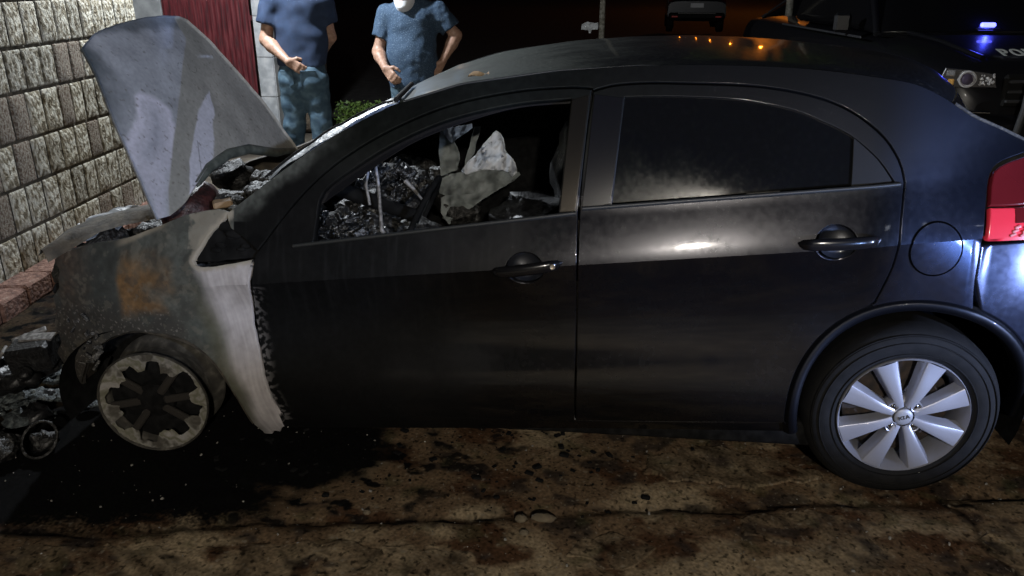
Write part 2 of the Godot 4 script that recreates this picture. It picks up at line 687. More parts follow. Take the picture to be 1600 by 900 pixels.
# colour, roughness, metal and coat of the flank, written as textures in (x, y)
func flank_material() -> StandardMaterial3D:
	var W := 1280
	var H := 512
	var alb := Image.create_empty(W, H, false, Image.FORMAT_RGB8)
	var orm := Image.create_empty(W, H, false, Image.FORMAT_RGB8)
	var coat := Image.create_empty(W, H, false, Image.FORMAT_RGB8)
	var n1 := fnoise(3, 4.0, 4)
	var n2 := fnoise(8, 34.0, 4)
	var white_left := V2([-2.205, 0.283, -2.242, 0.386, -2.257, 0.478, -2.28, 0.574, -2.297, 0.671, -2.312, 0.744])
	for j in H:
		var y := (1.0 - (j + 0.5) / H) * 1.6
		var door := across(DOOR_FRONT, y)
		var wl := across(white_left, y)
		for i in W:
			var x := (i + 0.5) / W * 4.0 - 3.2
			var a := n1.get_noise_2d(x, y)
			var b := n2.get_noise_2d(x, y)
			var c := Vector3(0.0145, 0.0150, 0.0172).lerp(Vector3(0.030, 0.038, 0.066), smoothstep(-0.20, -0.02, x) * (1.0 - 0.5 * smoothstep(0.95, 1.15, y)))  # rear quarter and bumper bluer and brighter: cold light put into the paint
			var rough := 0.25 + 0.05 * b + 0.05 * a
			var metal := 0.8
			var ct := 1.0
			var soot := smoothstep(-1.12, -1.75, x + a * 0.22)
			if y > 1.0:
				soot = maxf(soot, smoothstep(-0.55, -1.25, x + a * 0.25) * 0.9)
			var up := smoothstep(1.0, 1.2, y + 0.05 * a)
			var sc := Vector3(0.0045, 0.0048, 0.0052).lerp(Vector3(0.014, 0.017, 0.015) * (1.0 + 0.5 * a), up)
			sc *= 1.0 + 0.5 * b
			# runs in the soot and dull wiped streaks below the sill of the window
			var run := n2.get_noise_2d(x * 0.9, y * 0.08)
			if y < 0.93 and y > 0.25:
				sc += Vector3(0.016, 0.016, 0.017) * maxf(0.0, run - 0.1) * smoothstep(0.35, 0.9, y)
			c = c.lerp(sc, soot)
			rough = lerpf(rough, 0.72 + 0.12 * a, soot)
			metal = lerpf(metal, 0.75 - 0.5 * up, soot)
			ct = lerpf(ct, 0.05, soot)
			# the upper body is rougher, darker and has less coat
			var upper_dull := smoothstep(1.02, 1.16, y + 0.04 * a) * (1.0 - smoothstep(-0.1, 0.1, x) * 0.5)
			rough = lerpf(rough, 0.50, upper_dull)
			ct *= 1.0 - 0.9 * upper_dull
			metal = lerpf(metal, 0.8, upper_dull)
			c *= 1.0 - 0.35 * upper_dull
			# dust low on the doors
			var dust := smoothstep(0.45, 0.22, y + a * 0.05) * 0.35 + maxf(0.0, b - 0.35) * 0.5
			c = c.lerp(Vector3(0.04, 0.036, 0.032), dust * 0.4 * (1.0 - 0.7 * soot))
			ct *= 1.0 - dust
			# blistered edge of the front door
			if x > door and x < door + 0.06 and y < 0.68 and y > 0.15:
				var k := smoothstep(0.055, 0.0, x - door - 0.012 * a) * smoothstep(0.05, 0.3, b + 0.12)
				c = c.lerp(Vector3(0.22, 0.21, 0.21), k * 0.8)
			# ash along the foot of the windscreen pillar
			if x < -1.75 and y > 0.88:
				var pd := near_line(Vector2(x, y), PILLAR)
				c = c.lerp(Vector3(0.13, 0.14, 0.13) * (1.0 + 0.6 * b), smoothstep(0.055, 0.0, pd + 0.05 * a) * smoothstep(-1.75, -2.05, x) * 0.75)
			if (x < door and y < 0.79) or (x < -2.2 and y < 0.93):
				ct = 0.0
				metal = 0.0
				rough = 0.8
				c = Vector3(0.068, 0.071, 0.061) * (1.0 + 0.5 * a + 0.45 * b)
				# scorched dark field, rust field, brown nose
				var dk := smoothstep(-2.61, -2.65, x + 0.02 * a) * smoothstep(0.50, 0.58, y + 0.05 * a)
				c = c.lerp(Vector3(0.034, 0.037, 0.033) * (1.0 + 0.4 * b), dk * 0.9)
				var ru := smoothstep(-2.64, -2.61, x + 0.03 * a) * smoothstep(-2.40, -2.52, x + 0.1 * a) * smoothstep(0.53, 0.58, y + 0.05 * a) * smoothstep(0.77, 0.69, y + 0.06 * a)
				c = c.lerp(Vector3(0.14, 0.072, 0.022) * (1.0 + 0.5 * b), ru * 0.85)
				var nose := smoothstep(-2.72, -2.88, x + 0.06 * a)
				c = c.lerp(Vector3(0.058, 0.038, 0.025) * (1.0 + 0.9 * b), nose * 0.9)
				var low := smoothstep(0.60, 0.52, y + 0.05 * a) * smoothstep(-2.36, -2.46, x + 0.04 * a)
				c = c.lerp(Vector3(0.030, 0.027, 0.023), low * 0.85)
				var flake := smoothstep(0.32, 0.5, n2.get_noise_2d(x * 1.7 + 5.0, y * 1.7)) * low
				c = c.lerp(Vector3(0.22, 0.20, 0.18), flake * 0.8)
				var teal := smoothstep(0.1, 0.5, n1.get_noise_2d(x * 1.3 + 9.0, y * 1.3)) * 0.35
				c = c.lerp(Vector3(0.050, 0.064, 0.058), teal)
				# soot blots and flaking with hard edges
				var blot := smoothstep(0.16, 0.22, n1.get_noise_2d(x * 1.9 + 21.0, y * 1.9) + 0.35 * b)
				c = c.lerp(Vector3(0.026, 0.026, 0.023), blot * 0.5)
				var bare := smoothstep(0.30, 0.36, n1.get_noise_2d(x * 3.1 + 2.0, y * 3.1 + 7.0) + 0.4 * b)
				c = c.lerp(Vector3(0.14, 0.125, 0.095), bare * 0.28)
				# white ash where the paint burnt off, with drip lines
				var wt := smoothstep(wl - 0.03, wl + 0.035, x + 0.03 * a) * smoothstep(0.80, 0.75, y)
				var st := n2.get_noise_2d(x * 1.6 + y * 0.25, y * 0.1)
				c = c.lerp(Vector3(0.40, 0.375, 0.375) * (0.92 + 0.22 * st + 0.1 * b), wt)
				# green-brown edge at its left
				var eg := smoothstep(0.06, 0.0, absf(x - wl + 0.02)) * smoothstep(0.72, 0.55, y)
				c = c.lerp(Vector3(0.085, 0.082, 0.048), eg * 0.55)
				# bare bent edge round the burnt mirror
				var rim := smoothstep(0.022, 0.006, near_line(Vector2(x, y), MIRROR_RIM) + 0.006 * b) if x > -2.4 and y > 0.68 else 0.0
				c = c.lerp(Vector3(0.30, 0.27, 0.22), rim * 0.9)
				if x > -2.36 and y > 0.79:
					c = c.lerp(Vector3(0.26, 0.235, 0.19), smoothstep(0.05, 0.4, a + b * 0.4) * 0.55)
				var lip := smoothstep(0.022, 0.004, absf(y - (0.80 + 0.42 * (x + 2.6)) + 0.01 * a)) * smoothstep(-2.66, -2.6, x) * smoothstep(-2.42, -2.47, x)  # tan highlight painted along the top edge of the wing
				c = c.lerp(Vector3(0.23, 0.20, 0.15), lip * 0.8)
			alb.set_pixel(i, j, Color(clampf(c.x, 0, 1), clampf(c.y, 0, 1), clampf(c.z, 0, 1)).linear_to_srgb())
			orm.set_pixel(i, j, Color(clampf(rough, 0, 1), metal, 0))
			coat.set_pixel(i, j, Color(ct, ct, ct))
	var m := StandardMaterial3D.new()
	m.albedo_texture = ImageTexture.create_from_image(alb)
	var ot := ImageTexture.create_from_image(orm)
	m.roughness = 1.0
	m.roughness_texture = ot
	m.roughness_texture_channel = BaseMaterial3D.TEXTURE_CHANNEL_RED
	m.metallic = 1.0
	m.metallic_texture = ot
	m.metallic_texture_channel = BaseMaterial3D.TEXTURE_CHANNEL_GREEN
	m.clearcoat_enabled = true
	m.clearcoat = 1.0
	m.clearcoat_roughness = 0.05
	m.clearcoat_texture = ImageTexture.create_from_image(coat)
	return m

func ground_material(x0: float, z0: float, w: float, d: float, slabs: Array) -> StandardMaterial3D:
	var W := 1800
	var H := int(W * d / w)
	var alb := Image.create_empty(W, H, false, Image.FORMAT_RGB8)
	var rgh := Image.create_empty(W, H, false, Image.FORMAT_R8)
	var n1 := fnoise(21, 1.3, 5)
	var n2 := fnoise(22, 5.5, 5)
	var n3 := fnoise(23, 60.0, 3)
	var joint := V2([0.17, -0.04, 0.225, 0.10, 0.205, 0.22, 0.255, 0.36, 0.40, 0.64])
	var boxes := []
	for s in slabs:
		var bb := Rect2(s[0], Vector2.ZERO)
		for p in s:
			bb = bb.expand(p)
		boxes.append(bb)
	var n4 := fnoise(24, 2.6, 4)
	for j in H:
		var z := z0 + (j + 0.5) / H * d
		for i in W:
			var x := x0 + (i + 0.5) / W * w
			var a := n1.get_noise_2d(x, z * 1.4)
			var b := n2.get_noise_2d(x, z * 1.3)
			var g := n3.get_noise_2d(x, z)
			var e := n4.get_noise_2d(x + 7.0, z * 1.5)
			var c := Vector3(0.150, 0.110, 0.070)
			c = c.lerp(Vector3(0.31, 0.26, 0.175), smoothstep(0.0, 0.35, a + 0.35 * b))       # pale worn cement
			c = c.lerp(Vector3(0.082, 0.048, 0.028), smoothstep(0.05, 0.4, e + 0.2 * b))       # red earth
			c = c.lerp(Vector3(0.034, 0.030, 0.027), smoothstep(0.10, 0.42, b * 0.8 - a * 0.55 + 0.12 * g) * 0.85)   # wet dark stains
			c = c.lerp(Vector3(0.060, 0.068, 0.035), smoothstep(0.25, 0.5, n4.get_noise_2d(x * 1.7, z * 2.0 + 3.0)) * 0.45)     # moss
			for k in slabs.size():
				if boxes[k].has_point(Vector2(x, z)) and Geometry2D.is_point_in_polygon(Vector2(x, z), slabs[k]):
					c = c.lerp(Vector3(0.20, 0.168, 0.115) * (1.0 + 0.7 * b + 0.5 * a), 0.62 * smoothstep(0.5, -0.1, b * 0.8 + e * 0.5))
			var bd := z - (0.30 - 0.16 * (x + 1.75) + 0.02 * a)
			c *= 1.0 - 0.55 * exp(-bd * bd / 0.00035)
			if x > 0.1 and z > -0.1:
				c *= 1.0 - 0.65 * exp(-pow(near_line(Vector2(x, z), joint) + 0.006 * b, 2.0) / 0.00012)
			c *= Vector3(1.04, 0.96, 0.90) * (0.88 + 0.62 * g)
			var s := n3.get_noise_2d(x * 0.5, z * 0.5 + 11.0)
			c *= 1.0 - 0.7 * smoothstep(0.36, 0.46, s)
			c = c.lerp(Vector3(0.24, 0.21, 0.16), 0.6 * smoothstep(0.46, 0.54, -s))
			# soot washed out from under the burnt end
			var front := z - (0.30 - 0.16 * (x + 1.75) - 0.03)   # the step that stops it
			var reach := -1.74 - x + 0.16 * b + 0.20 * a - 0.25 * smoothstep(-0.1, 0.25, z)
			var so := smoothstep(-0.14, 0.10, reach + 0.06 * g + 0.05 * b) * smoothstep(0.06, -0.07, front + 0.07 * b + 0.04 * g)
			if x < -3.15:
				so *= 1.0 - 0.25 * smoothstep(-3.15, -3.5, x + 0.4 * b)
			var spots := smoothstep(0.20, 0.30, b + 0.1 * g) * smoothstep(-0.75, 0.0, reach) * smoothstep(0.10, -0.05, front)
			so = maxf(so, spots)
			c = c.lerp(Vector3(0.004, 0.004, 0.004) * (1.0 + 0.6 * g), so)
			var r := 0.78 - 0.25 * smoothstep(0.1, 0.4, b * 0.8 - a * 0.55)
			r = lerpf(r, 1.0, so)
			alb.set_pixel(i, j, Color(clampf(c.x, 0, 1), clampf(c.y, 0, 1), clampf(c.z, 0, 1)).linear_to_srgb())
			rgh.set_pixel(i, j, Color(r, r, r))
	var m := StandardMaterial3D.new()
	m.albedo_texture = ImageTexture.create_from_image(alb)
	m.metallic_specular = 0.15
	m.roughness = 1.0
	m.roughness_texture = ImageTexture.create_from_image(rgh)
	m.roughness_texture_channel = BaseMaterial3D.TEXTURE_CHANNEL_RED
	return m

# y of the pavement near the car
var gn := FastNoiseLite.new()
func ground_y(x: float, z: float) -> float:
	var y := 0.006 * gn.get_noise_2d(x * 2.2, z * 2.2) + 0.007 * gn.get_noise_2d(x * 9.0, z * 9.0) + 0.004 * gn.get_noise_2d(x * 34.0, z * 34.0)
	# the broken edge that runs along the kerb side, a few centimetres high
	var edge := z - (0.30 - 0.16 * (x + 1.75) + 0.035 * gn.get_noise_2d(x * 2.5, 4.0))
	y += 0.022 * smoothstep(-0.012, 0.02, edge) * (0.6 + 0.6 * gn.get_noise_2d(x * 1.5, 9.0))
	y -= 0.012 * exp(-edge * edge / 0.0006)
	return y

# ------------------------------------------------------------------ the burnt car
func wheel_bits(root: Node3D, at: Vector3, burnt: bool, turn: Vector3, mats: Dictionary) -> Node3D:
	var w := Node3D.new()
	w.name = "wheel"
	root.add_child(w, true)
	w.transform = root.transform.affine_inverse() * Transform3D(Basis.from_euler(turn), at)
	var I := Transform3D.IDENTITY
	if not burnt:
		var ty := MB.new()
		ty.lathe([Vector2(0.203, -0.012), Vector2(0.212, 0.0), Vector2(0.225, 0.006), Vector2(0.250, 0.008), Vector2(0.275, 0.003), Vector2(0.292, -0.008), Vector2(0.302, -0.022), Vector2(0.3085, -0.04), Vector2(0.310, -0.06)], I, 72)
		ty.lathe([Vector2(0.310, -0.06), Vector2(0.310, -0.15), Vector2(0.298, -0.18), Vector2(0.22, -0.19), Vector2(0.2, -0.17)], I, 72)
		for r in [0.2245, 0.262, 0.286]:
			ty.lathe([Vector2(r - 0.003, 0.004), Vector2(r - 0.001, 0.0095 if r < 0.28 else 0.001), Vector2(r + 0.001, 0.0095 if r < 0.28 else 0.001), Vector2(r + 0.003, 0.003 if r < 0.28 else -0.006)], I, 72)
		part("tyre", ty, mats.rubber, w)
	var rim := MB.new()
	var R := 0.198 if burnt else 0.206
	rim.lathe([Vector2(R - 0.010, -0.020), Vector2(R - 0.006, 0.0), Vector2(R - 0.002, 0.006), Vector2(R, 0.003), Vector2(R + 0.001, -0.006), Vector2(R - 0.004, -0.014)], I, 72)
	rim.lathe([Vector2(R - 0.006, 0.0), Vector2(R - 0.014, -0.018), Vector2(R - 0.020, -0.05), Vector2(R - 0.026, -0.12), Vector2(R - 0.014, -0.15), Vector2(R - 0.002, -0.162), Vector2(R + 0.002, -0.166)], I, 72, true)
	if burnt:
		rim.lathe([Vector2(R - 0.004, -0.014), Vector2(R - 0.022, -0.03), Vector2(R - 0.025, -0.11), Vector2(R - 0.012, -0.13), Vector2(R + 0.004, -0.15), Vector2(R + 0.006, -0.166)], I, 72)
	part("rim", rim, mats.barrel if burnt else mats.alloy, w)
	if not burnt:
		# eight spokes, narrow at the hub and broad at the rim, with a shoulder on each side
		for k in 8:
			var a := TAU * (k + 0.5) / 8.0 + 0.02
			var sp := MB.new()
			var P := []
			for i in 9:
				var t := i / 8.0
				var r := lerpf(0.034, 0.199, t)
				var half := lerpf(0.0125, 0.0335, pow(t, 1.15))
				var zc := lerpf(0.004, 0.003, t) + 0.010 * sin(PI * t) * (1.0 - t)
				var u := Vector3(cos(a), sin(a), 0)
				var s := Vector3(-sin(a), cos(a), 0)
				var row := []
				for q in [[-1.35, -0.040], [-1.16, -0.016], [-1.0, -0.003], [-0.86, 0.0005], [-0.3, 0.0022], [0.3, 0.0022], [0.86, 0.0005], [1.0, -0.003], [1.16, -0.016], [1.35, -0.040]]:
					row.append(u * r + s * half * q[0] + Vector3(0, 0, zc + q[1]))
				P.append(row)
			sp.grid(P, func(p: Vector3) -> Vector3: return p - Vector3(p.x * 0.96 * 0 + cos(a) * p.dot(Vector3(cos(a), sin(a), 0)), sin(a) * p.dot(Vector3(cos(a), sin(a), 0)), -0.03))
			part("spoke", sp, mats.alloy, w)
		var hub := MB.new()
		hub.lathe([Vector2(0.062, -0.05), Vector2(0.06, -0.02), Vector2(0.052, -0.012), Vector2(0.031, -0.008), Vector2(0.030, 0.006)], I, 40)
		part("hub", hub, mats.alloy, w)
		var cap := MB.new()
		cap.lathe([Vector2(0.0295, 0.0), Vector2(0.0295, 0.006), Vector2(0.0275, 0.0085), Vector2(0.015, 0.011), Vector2(0.0001, 0.012)], I, 40)
		var cp := part("hub_cap", cap, mats.cap, w)
		var tm := TextMesh.new()
		tm.text = "KIA"
		var sf := SystemFont.new()
		sf.font_names = PackedStringArray(["Droid Sans"])
		sf.font_weight = 700
		tm.font = sf
		tm.font_size = 32
		tm.pixel_size = 0.00055
		tm.depth = 0.0015
		var lt := MeshInstance3D.new()
		lt.name = "emblem"
		lt.mesh = tm
		lt.material_override = mats.dark_ink
		lt.position = Vector3(0, 0, 0.0122)
		lt.scale = Vector3(1.25, 0.95, 1)
		lt.rotation.z = 0.32
		cp.add_child(lt, true)
		for k in 4:
			var a := TAU * k / 4.0 + PI / 4.0 + 0.05
			var nut := MB.new()
			var c := Transform3D(Basis.IDENTITY, Vector3(cos(a), sin(a), 0) * 0.050)
			nut.lathe([Vector2(0.0195, -0.03), Vector2(0.0185, 0.006), Vector2(0.0165, 0.0085), Vector2(0.0135, 0.007), Vector2(0.0130, -0.012)], c, 24)
			part("nut_seat", nut, mats.alloy, w)
			var nb := MB.new()
			nb.lathe([Vector2(0.0118, -0.012), Vector2(0.0115, 0.000), Vector2(0.009, 0.004), Vector2(0.0001, 0.005)], c, 6)
			part("wheel_nut", nb, mats.chrome, w)
		var dr := MB.new()
		dr.lathe([Vector2(0.168, -0.12), Vector2(0.168, -0.075), Vector2(0.15, -0.068), Vector2(0.1, -0.062), Vector2(0.06, -0.06), Vector2(0.0001, -0.06)], I, 40)
		dr.box(T(Vector3(-0.08, -0.08, -0.06), Vector3(0, 0, 0.8)), Vector3(0.05, 0.03, 0.02), 0.006)
		dr.box(T(Vector3(0.1, 0.07, -0.06), Vector3(0, 0, 0.5)), Vector3(0.03, 0.02, 0.02), 0.006)
		part("brake_drum", dr, mats.rust_dark, w)
	else:
		# stubs of the burnt spokes, ash still on the rim face
		var face := MB.new()
		var rg := RandomNumberGenerator.new()
		rg.seed = 5
		var K := 144
		var P := []
		for i in 5:
			var ring := []
			for k in K + 1:
				var a := TAU * (k % K) / K
				var spoke := smoothstep(-0.25, 0.35, sin(8.0 * a + 0.7 * sin(a * 3.0 + 1.0)))
				var inner := 0.166 - (0.036 + 0.030 * crumple.get_noise_1d(floor(a * 8.0 / TAU) * 3.3)) * spoke + 0.010 * crumple.get_noise_2d(cos(a) * 0.5, sin(a) * 0.5) + 0.012 * sin(a * 2.0 + 0.6)
				var r := lerpf(inner, R - 0.004, i / 4.0)
				ring.append(Vector3(cos(a) * r, sin(a) * r, -0.006 + 0.004 * (i / 4.0) + 0.004 * crumple.get_noise_2d(a * 2.0, r * 20.0)))
			P.append(ring)
		face.grid(P, func(_p: Vector3) -> Vector3: return Vector3.BACK, true)
		part("rim_face", face, mats.ash_rim, w)
		for k in 8:
			var a := TAU * (k + 0.1) / 8.0 + 0.05
			if k == 2 or k == 6:
				continue
			var sp := MB.new()
			sp.box(T(Vector3(cos(a), sin(a), 0) * 0.10 + Vector3(0, 0, -0.022), Vector3(0, 0.1, a)), Vector3(0.13, 0.028, 0.02), 0.006)
			part("spoke", sp, mats.burnt_spoke, w)
		var dr := MB.new()
		dr.lathe([Vector2(0.172, -0.10), Vector2(0.172, -0.055), Vector2(0.13, -0.05), Vector2(0.07, -0.045), Vector2(0.065, -0.02), Vector2(0.04, -0.012), Vector2(0.0001, -0.012)], I, 40)
		part("brake_disc", dr, mats.char, w)
	return w

func door_handle(root: Node3D, c: Vector2, slope: float, half: float, m: Material, key: bool, cup_m: Material, brass: Material) -> void:
	var h := MB.new()
	var P := []
	var pts := []
	for i in 13:
		var t := i / 12.0
		var s := (t - 0.5) * 2.0
		var end := sqrt(maxf(0.0, 1.0 - pow(absf(s), 6.0)))
		var x := c.x + s * half
		var y := c.y + s * half * slope
		var out := 0.004 + 0.030 * pow(maxf(0.0, 1.0 - s * s), 0.35)
		var ctr := on_side(x, y, out - 0.010)
		var ring := []
		for k in 13:
			var a := TAU * k / 12.0
			ring.append(ctr + Vector3(0, cos(a) * 0.0195 * maxf(end, 0.05), sin(a) * 0.012 * maxf(end, 0.05)))
		P.append(ring)
		pts.append(ctr)
	h.grid(P, func(p: Vector3) -> Vector3:
		var i := clampi(int(round(((p.x - c.x) / half * 0.5 + 0.5) * 12.0)), 0, 12)
		return p - pts[i] + Vector3(signf(p.x - c.x) * 0.001, 0, 0), true)
	var hn := part("door_handle", h, m, root, true)
	# the scoop behind the grip
	var cup := MB.new()
	var Q := []
	for i in 7:
		var t := i / 6.0
		var ring := []
		for k in 25:
			var a := TAU * k / 24.0
			var r := 1.0 - t
			ring.append(on_side(c.x + cos(a) * 0.060 * r, c.y + sin(a) * 0.0535 * r, -0.004 - 0.028 * sqrt(1.0 - r * r)))
		Q.append(ring)
	cup.grid(Q, func(_p: Vector3) -> Vector3: return Vector3.BACK, true)
	part("handle_scoop", cup, cup_m, root, true)
	if key:
		var kb := MB.new()
		kb.lathe([Vector2(0.0085, 0.0), Vector2(0.0085, 0.004), Vector2(0.007, 0.0055), Vector2(0.0055, 0.004), Vector2(0.0001, 0.0042)], Transform3D(Basis.IDENTITY, on_side(c.x + half * 0.72, c.y + half * 0.72 * slope, 0.0255)), 20)
		var lk := part("key_barrel", kb, brass, hn, true)
		var sl := MB.new()
		sl.box(T(on_side(c.x + half * 0.72, c.y + half * 0.72 * slope, 0.0295)), Vector3(0.0015, 0.006, 0.002), 0.0004)
		lk.set_meta("label", "pale worn key barrel")

func build_car(mats: Dictionary) -> void:
	var car := thing("burnt_car", "dark blue-grey hatchback with burnt out front end and raised hood", "car", Vector3(-1.28, 0, -0.86))
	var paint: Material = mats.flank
	crumple.seed = 77
	crumple.frequency = 6.0
	crumple.fractal_octaves = 3
	var AC := Vector2(0.01, 0.335)

	# ---- doors
	var fd := chain([
		V2([-2.094, 0.197, -2.126, 0.379, -2.147, 0.551, -2.129, 0.70, -2.117, 0.785]),
		V2([-2.117, 0.785, -1.991, 0.941, -1.867, 1.057, -1.701, 1.160, -1.495, 1.246, -1.279, 1.293, -1.10, 1.309, -1.042, 1.306]),
		V2([-1.042, 1.306, -1.070, 0.953]), V2([-1.070, 0.953, -1.058, 0.232])])
	var fw := chain([V2([-1.925, 0.832, -1.13, 0.948]), V2([-1.13, 0.948, -1.103, 1.280]),
		V2([-1.103, 1.280, -1.289, 1.259, -1.493, 1.210, -1.657, 1.141, -1.781, 1.069, -1.895, 0.985, -1.916, 0.90, -1.925, 0.832])])
	var scoop1 := ellipse(Vector2(-1.229, 0.776), 0.0605, 0.054)
	var mb := MB.new()
	panel(mb, fd, [fw, scoop1], side(), 0.045, 0.03, 0.0028)
	part("door", mb, paint, car, true).set_meta("label", "sooty front door, its window glass gone")
	var rd := chain([
		V2([-1.052, 0.235, -1.063, 0.953, -1.036, 1.300]),
		V2([-1.036, 1.300, -0.98, 1.316, -0.893, 1.325, -0.777, 1.327, -0.522, 1.321, -0.327, 1.283, -0.199, 1.209, -0.135, 1.131, -0.113, 1.068]),
		V2([-0.113, 1.068, -0.119, 0.96, -0.123, 0.82, -0.150, 0.70]),
		arch_pts(AC, 0.388, 118, 190), V2([-0.372, 0.275])])
	var rw := chain([V2([-0.140, 1.070, -0.27, 1.054, -0.964, 0.980]), V2([-0.964, 0.980, -0.956, 1.09, -0.938, 1.288]),
		V2([-0.938, 1.288, -0.776, 1.293, -0.588, 1.287, -0.437, 1.263, -0.353, 1.233, -0.271, 1.196, -0.19, 1.132, -0.140, 1.070])])
	var scoop2 := ellipse(Vector2(-0.297, 0.893), 0.0605, 0.054)
	mb = MB.new()
	panel(mb, rd, [rw, scoop2], side(), 0.045, 0.03, 0.0028)
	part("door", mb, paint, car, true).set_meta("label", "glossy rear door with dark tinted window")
	for d in [[fd, fw], [rd, rw]]:
		mb = MB.new()
		panel(mb, d[0], [d[1]], side(0.0, 0.0, true), 0.09, 0.02, 0.004, -1.0)
		part("door", mb, mats.char, car, true)
	for h in [fw, rw]:
		mb = MB.new()
		panel(mb, Geometry2D.offset_polygon(h, 0.02)[0], [], side(-0.022, 0.0, true), 0.12, 0.004, 0.001, -1.0)
		part("window_glass", mb, mats.char, car, true).set_meta("label", "sooted window glass")
	# backs of the door skins, seen through the open window
	mb = MB.new()
	panel(mb, chain([V2([-2.09, 0.24, -2.10, 0.78]), V2([-2.10, 0.78, -1.93, 0.815, -1.13, 0.93]), V2([-1.06, 0.94, -1.06, 0.24])]), [], side(-0.055, 0.02), 0.09, 0.01)
	part("door_lining", mb, mats.char, car, true)

	# ---- glass and trim of the rear door
	mb = MB.new()
	panel(mb, rw, [], side(-0.010), 0.05, 0.004, 0.001)
	part("window_glass", mb, mats.tint, car, true)
	mb = MB.new()
	panel(mb, chain([V2([-0.262, 1.053, -0.262, 1.190]), V2([-0.262, 1.190, -0.192, 1.131, -0.145, 1.070])]), [], side(-0.004), 0.05, 0.008, 0.002)
	part("quarter_trim", mb, mats.trim, car, true)
	mb = MB.new()
	panel(mb, chain([V2([-1.126, 0.950, -1.101, 1.277]), V2([-1.048, 1.292, -1.076, 0.955])]), [], side(0.003), 0.05, 0.008, 0.002)
	part("pillar_trim", mb, mats.pillar, car, true)
	mb = MB.new()
	panel(mb, chain([V2([-1.058, 0.960, -1.032, 1.294]), V2([-0.942, 1.287, -0.968, 0.982])]), [], side(0.003), 0.05, 0.008, 0.002)
	part("pillar_trim", mb, mats.gloss, car, true)
	# rubber strips along the window sills, and the thin bright upper edges
	var seal := []
	for i in 20:
		var x := lerpf(-1.99, -1.075, i / 19.0)
		seal.append(on_side(x, 0.832 + 0.146 * (x + 1.925) - 0.006, 0.004))
	mb = MB.new()
	mb.tube(seal, [0.007], 6)
	part("window_seal", mb, mats.seal, car, true)
	seal = []
	for i in 20:
		var x := lerpf(-1.055, -0.125, i / 19.0)
		seal.append(on_side(x, 0.980 + 0.1075 * (x + 0.964) - 0.006, 0.004))
	mb = MB.new()
	mb.tube(seal, [0.007], 6)
	part("window_seal", mb, mats.seal, car, true)

	# ---- upper body: windscreen pillar, roof rail, rear pillar and quarter in one skin
	var rail := V2([-1.649, 1.257, -1.453, 1.315, -1.154, 1.358, -0.895, 1.378, -0.62, 1.383, -0.376, 1.375, -0.15, 1.350, -0.06, 1.328, 0.02, 1.288])
	var big := chain([
		V2([-2.225, 0.905, -2.02, 1.055, -1.873, 1.15, -1.706, 1.236, -1.649, 1.257, -1.453, 1.315, -1.154, 1.358, -0.895, 1.378, -0.62, 1.383, -0.376, 1.375, -0.15, 1.350, -0.06, 1.328, 0.02, 1.288, 0.09, 1.246, 0.20, 1.203, 0.36, 1.135]),
		V2([0.36, 1.135, 0.207, 1.123, 0.146, 1.091, 0.123, 1.004, 0.118, 0.897, 0.116, 0.792, 0.128, 0.700]),
		arch_pts(AC, 0.385, 72, 115, 8),
		V2([-0.16, 0.75, -0.17, 1.0]), V2([-0.6, 1.2]), V2([-1.2, 1.2]), V2([-1.6, 1.0, -1.9, 0.9]), V2([-2.105, 0.795]), V2([-2.21, 0.86])])
	var cut: Array = [big]
	for d in [fd, rd]:
		var grown: Array = Geometry2D.offset_polygon(d, 0.006)
		var next := []
		for b in cut:
			next.append_array(Geometry2D.clip_polygons(b, grown[0]))
		cut = next
	mb = MB.new()
	for b in cut:
		var area := 0.0
		for i in b.size():
			area += b[i].cross(b[(i + 1) % b.size()])
		if area > 0.004:
			panel(mb, chain([[b[0]]] if false else [Array(b)], 0.03), [], side(-0.0015), 0.045, 0.025, 0.0016)
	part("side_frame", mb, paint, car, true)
	mb = MB.new()
	for b in cut:
		panel(mb, chain([Array(b)], 0.06), [], side(-0.0015, 0.0, true), 0.09, 0.02, 0.003, -1.0)
	part("side_frame", mb, mats.char, car, true)
	# black return behind the gaps
	mb = MB.new()
	panel(mb, chain([V2([-2.0, 1.0, -1.75, 1.14, -1.45, 1.24, -1.1, 1.30, -0.8, 1.32, -0.5, 1.31, -0.3, 1.27, -0.17, 1.19, -0.10, 1.07]), V2([-0.10, 0.75]), V2([-0.17, 0.72]), V2([-0.17, 1.05]), V2([-0.35, 1.20, -0.55, 1.265, -0.93, 1.27, -1.1, 1.262, -1.3, 1.24, -1.55, 1.16, -1.7, 1.08, -1.92, 0.93])]), [], side(-0.03), 0.06, 0.006, 0.001)
	mb.box(T(Vector3(-1.06, 0.55, -0.10)), Vector3(0.09, 0.75, 0.04), 0.004)
	mb.box(T(Vector3(-1.045, 1.12, -0.165), Vector3(-0.38, 0, -0.05)), Vector3(0.07, 0.36, 0.03), 0.004)
	part("door_frame", mb, mats.gloss, car, true)
	mb = MB.new()
	panel(mb, chain([V2([-2.102, 0.195, -1.055, 0.228, -0.372, 0.270]), V2([-0.36, 0.228]), V2([-0.36, 0.226, -1.05, 0.185, -2.096, 0.098])]), [], side(-0.012), 0.05, 0.12, 0.006)
	part("sill", mb, paint, car, true)

	# ---- rear quarter, bumper, lamps
	mb = MB.new()
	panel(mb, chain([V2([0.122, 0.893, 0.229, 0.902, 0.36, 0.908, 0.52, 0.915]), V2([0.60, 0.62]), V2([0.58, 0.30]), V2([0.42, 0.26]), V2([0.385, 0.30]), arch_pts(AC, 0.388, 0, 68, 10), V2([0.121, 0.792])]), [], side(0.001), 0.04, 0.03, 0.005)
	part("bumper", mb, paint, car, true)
	mb = MB.new()
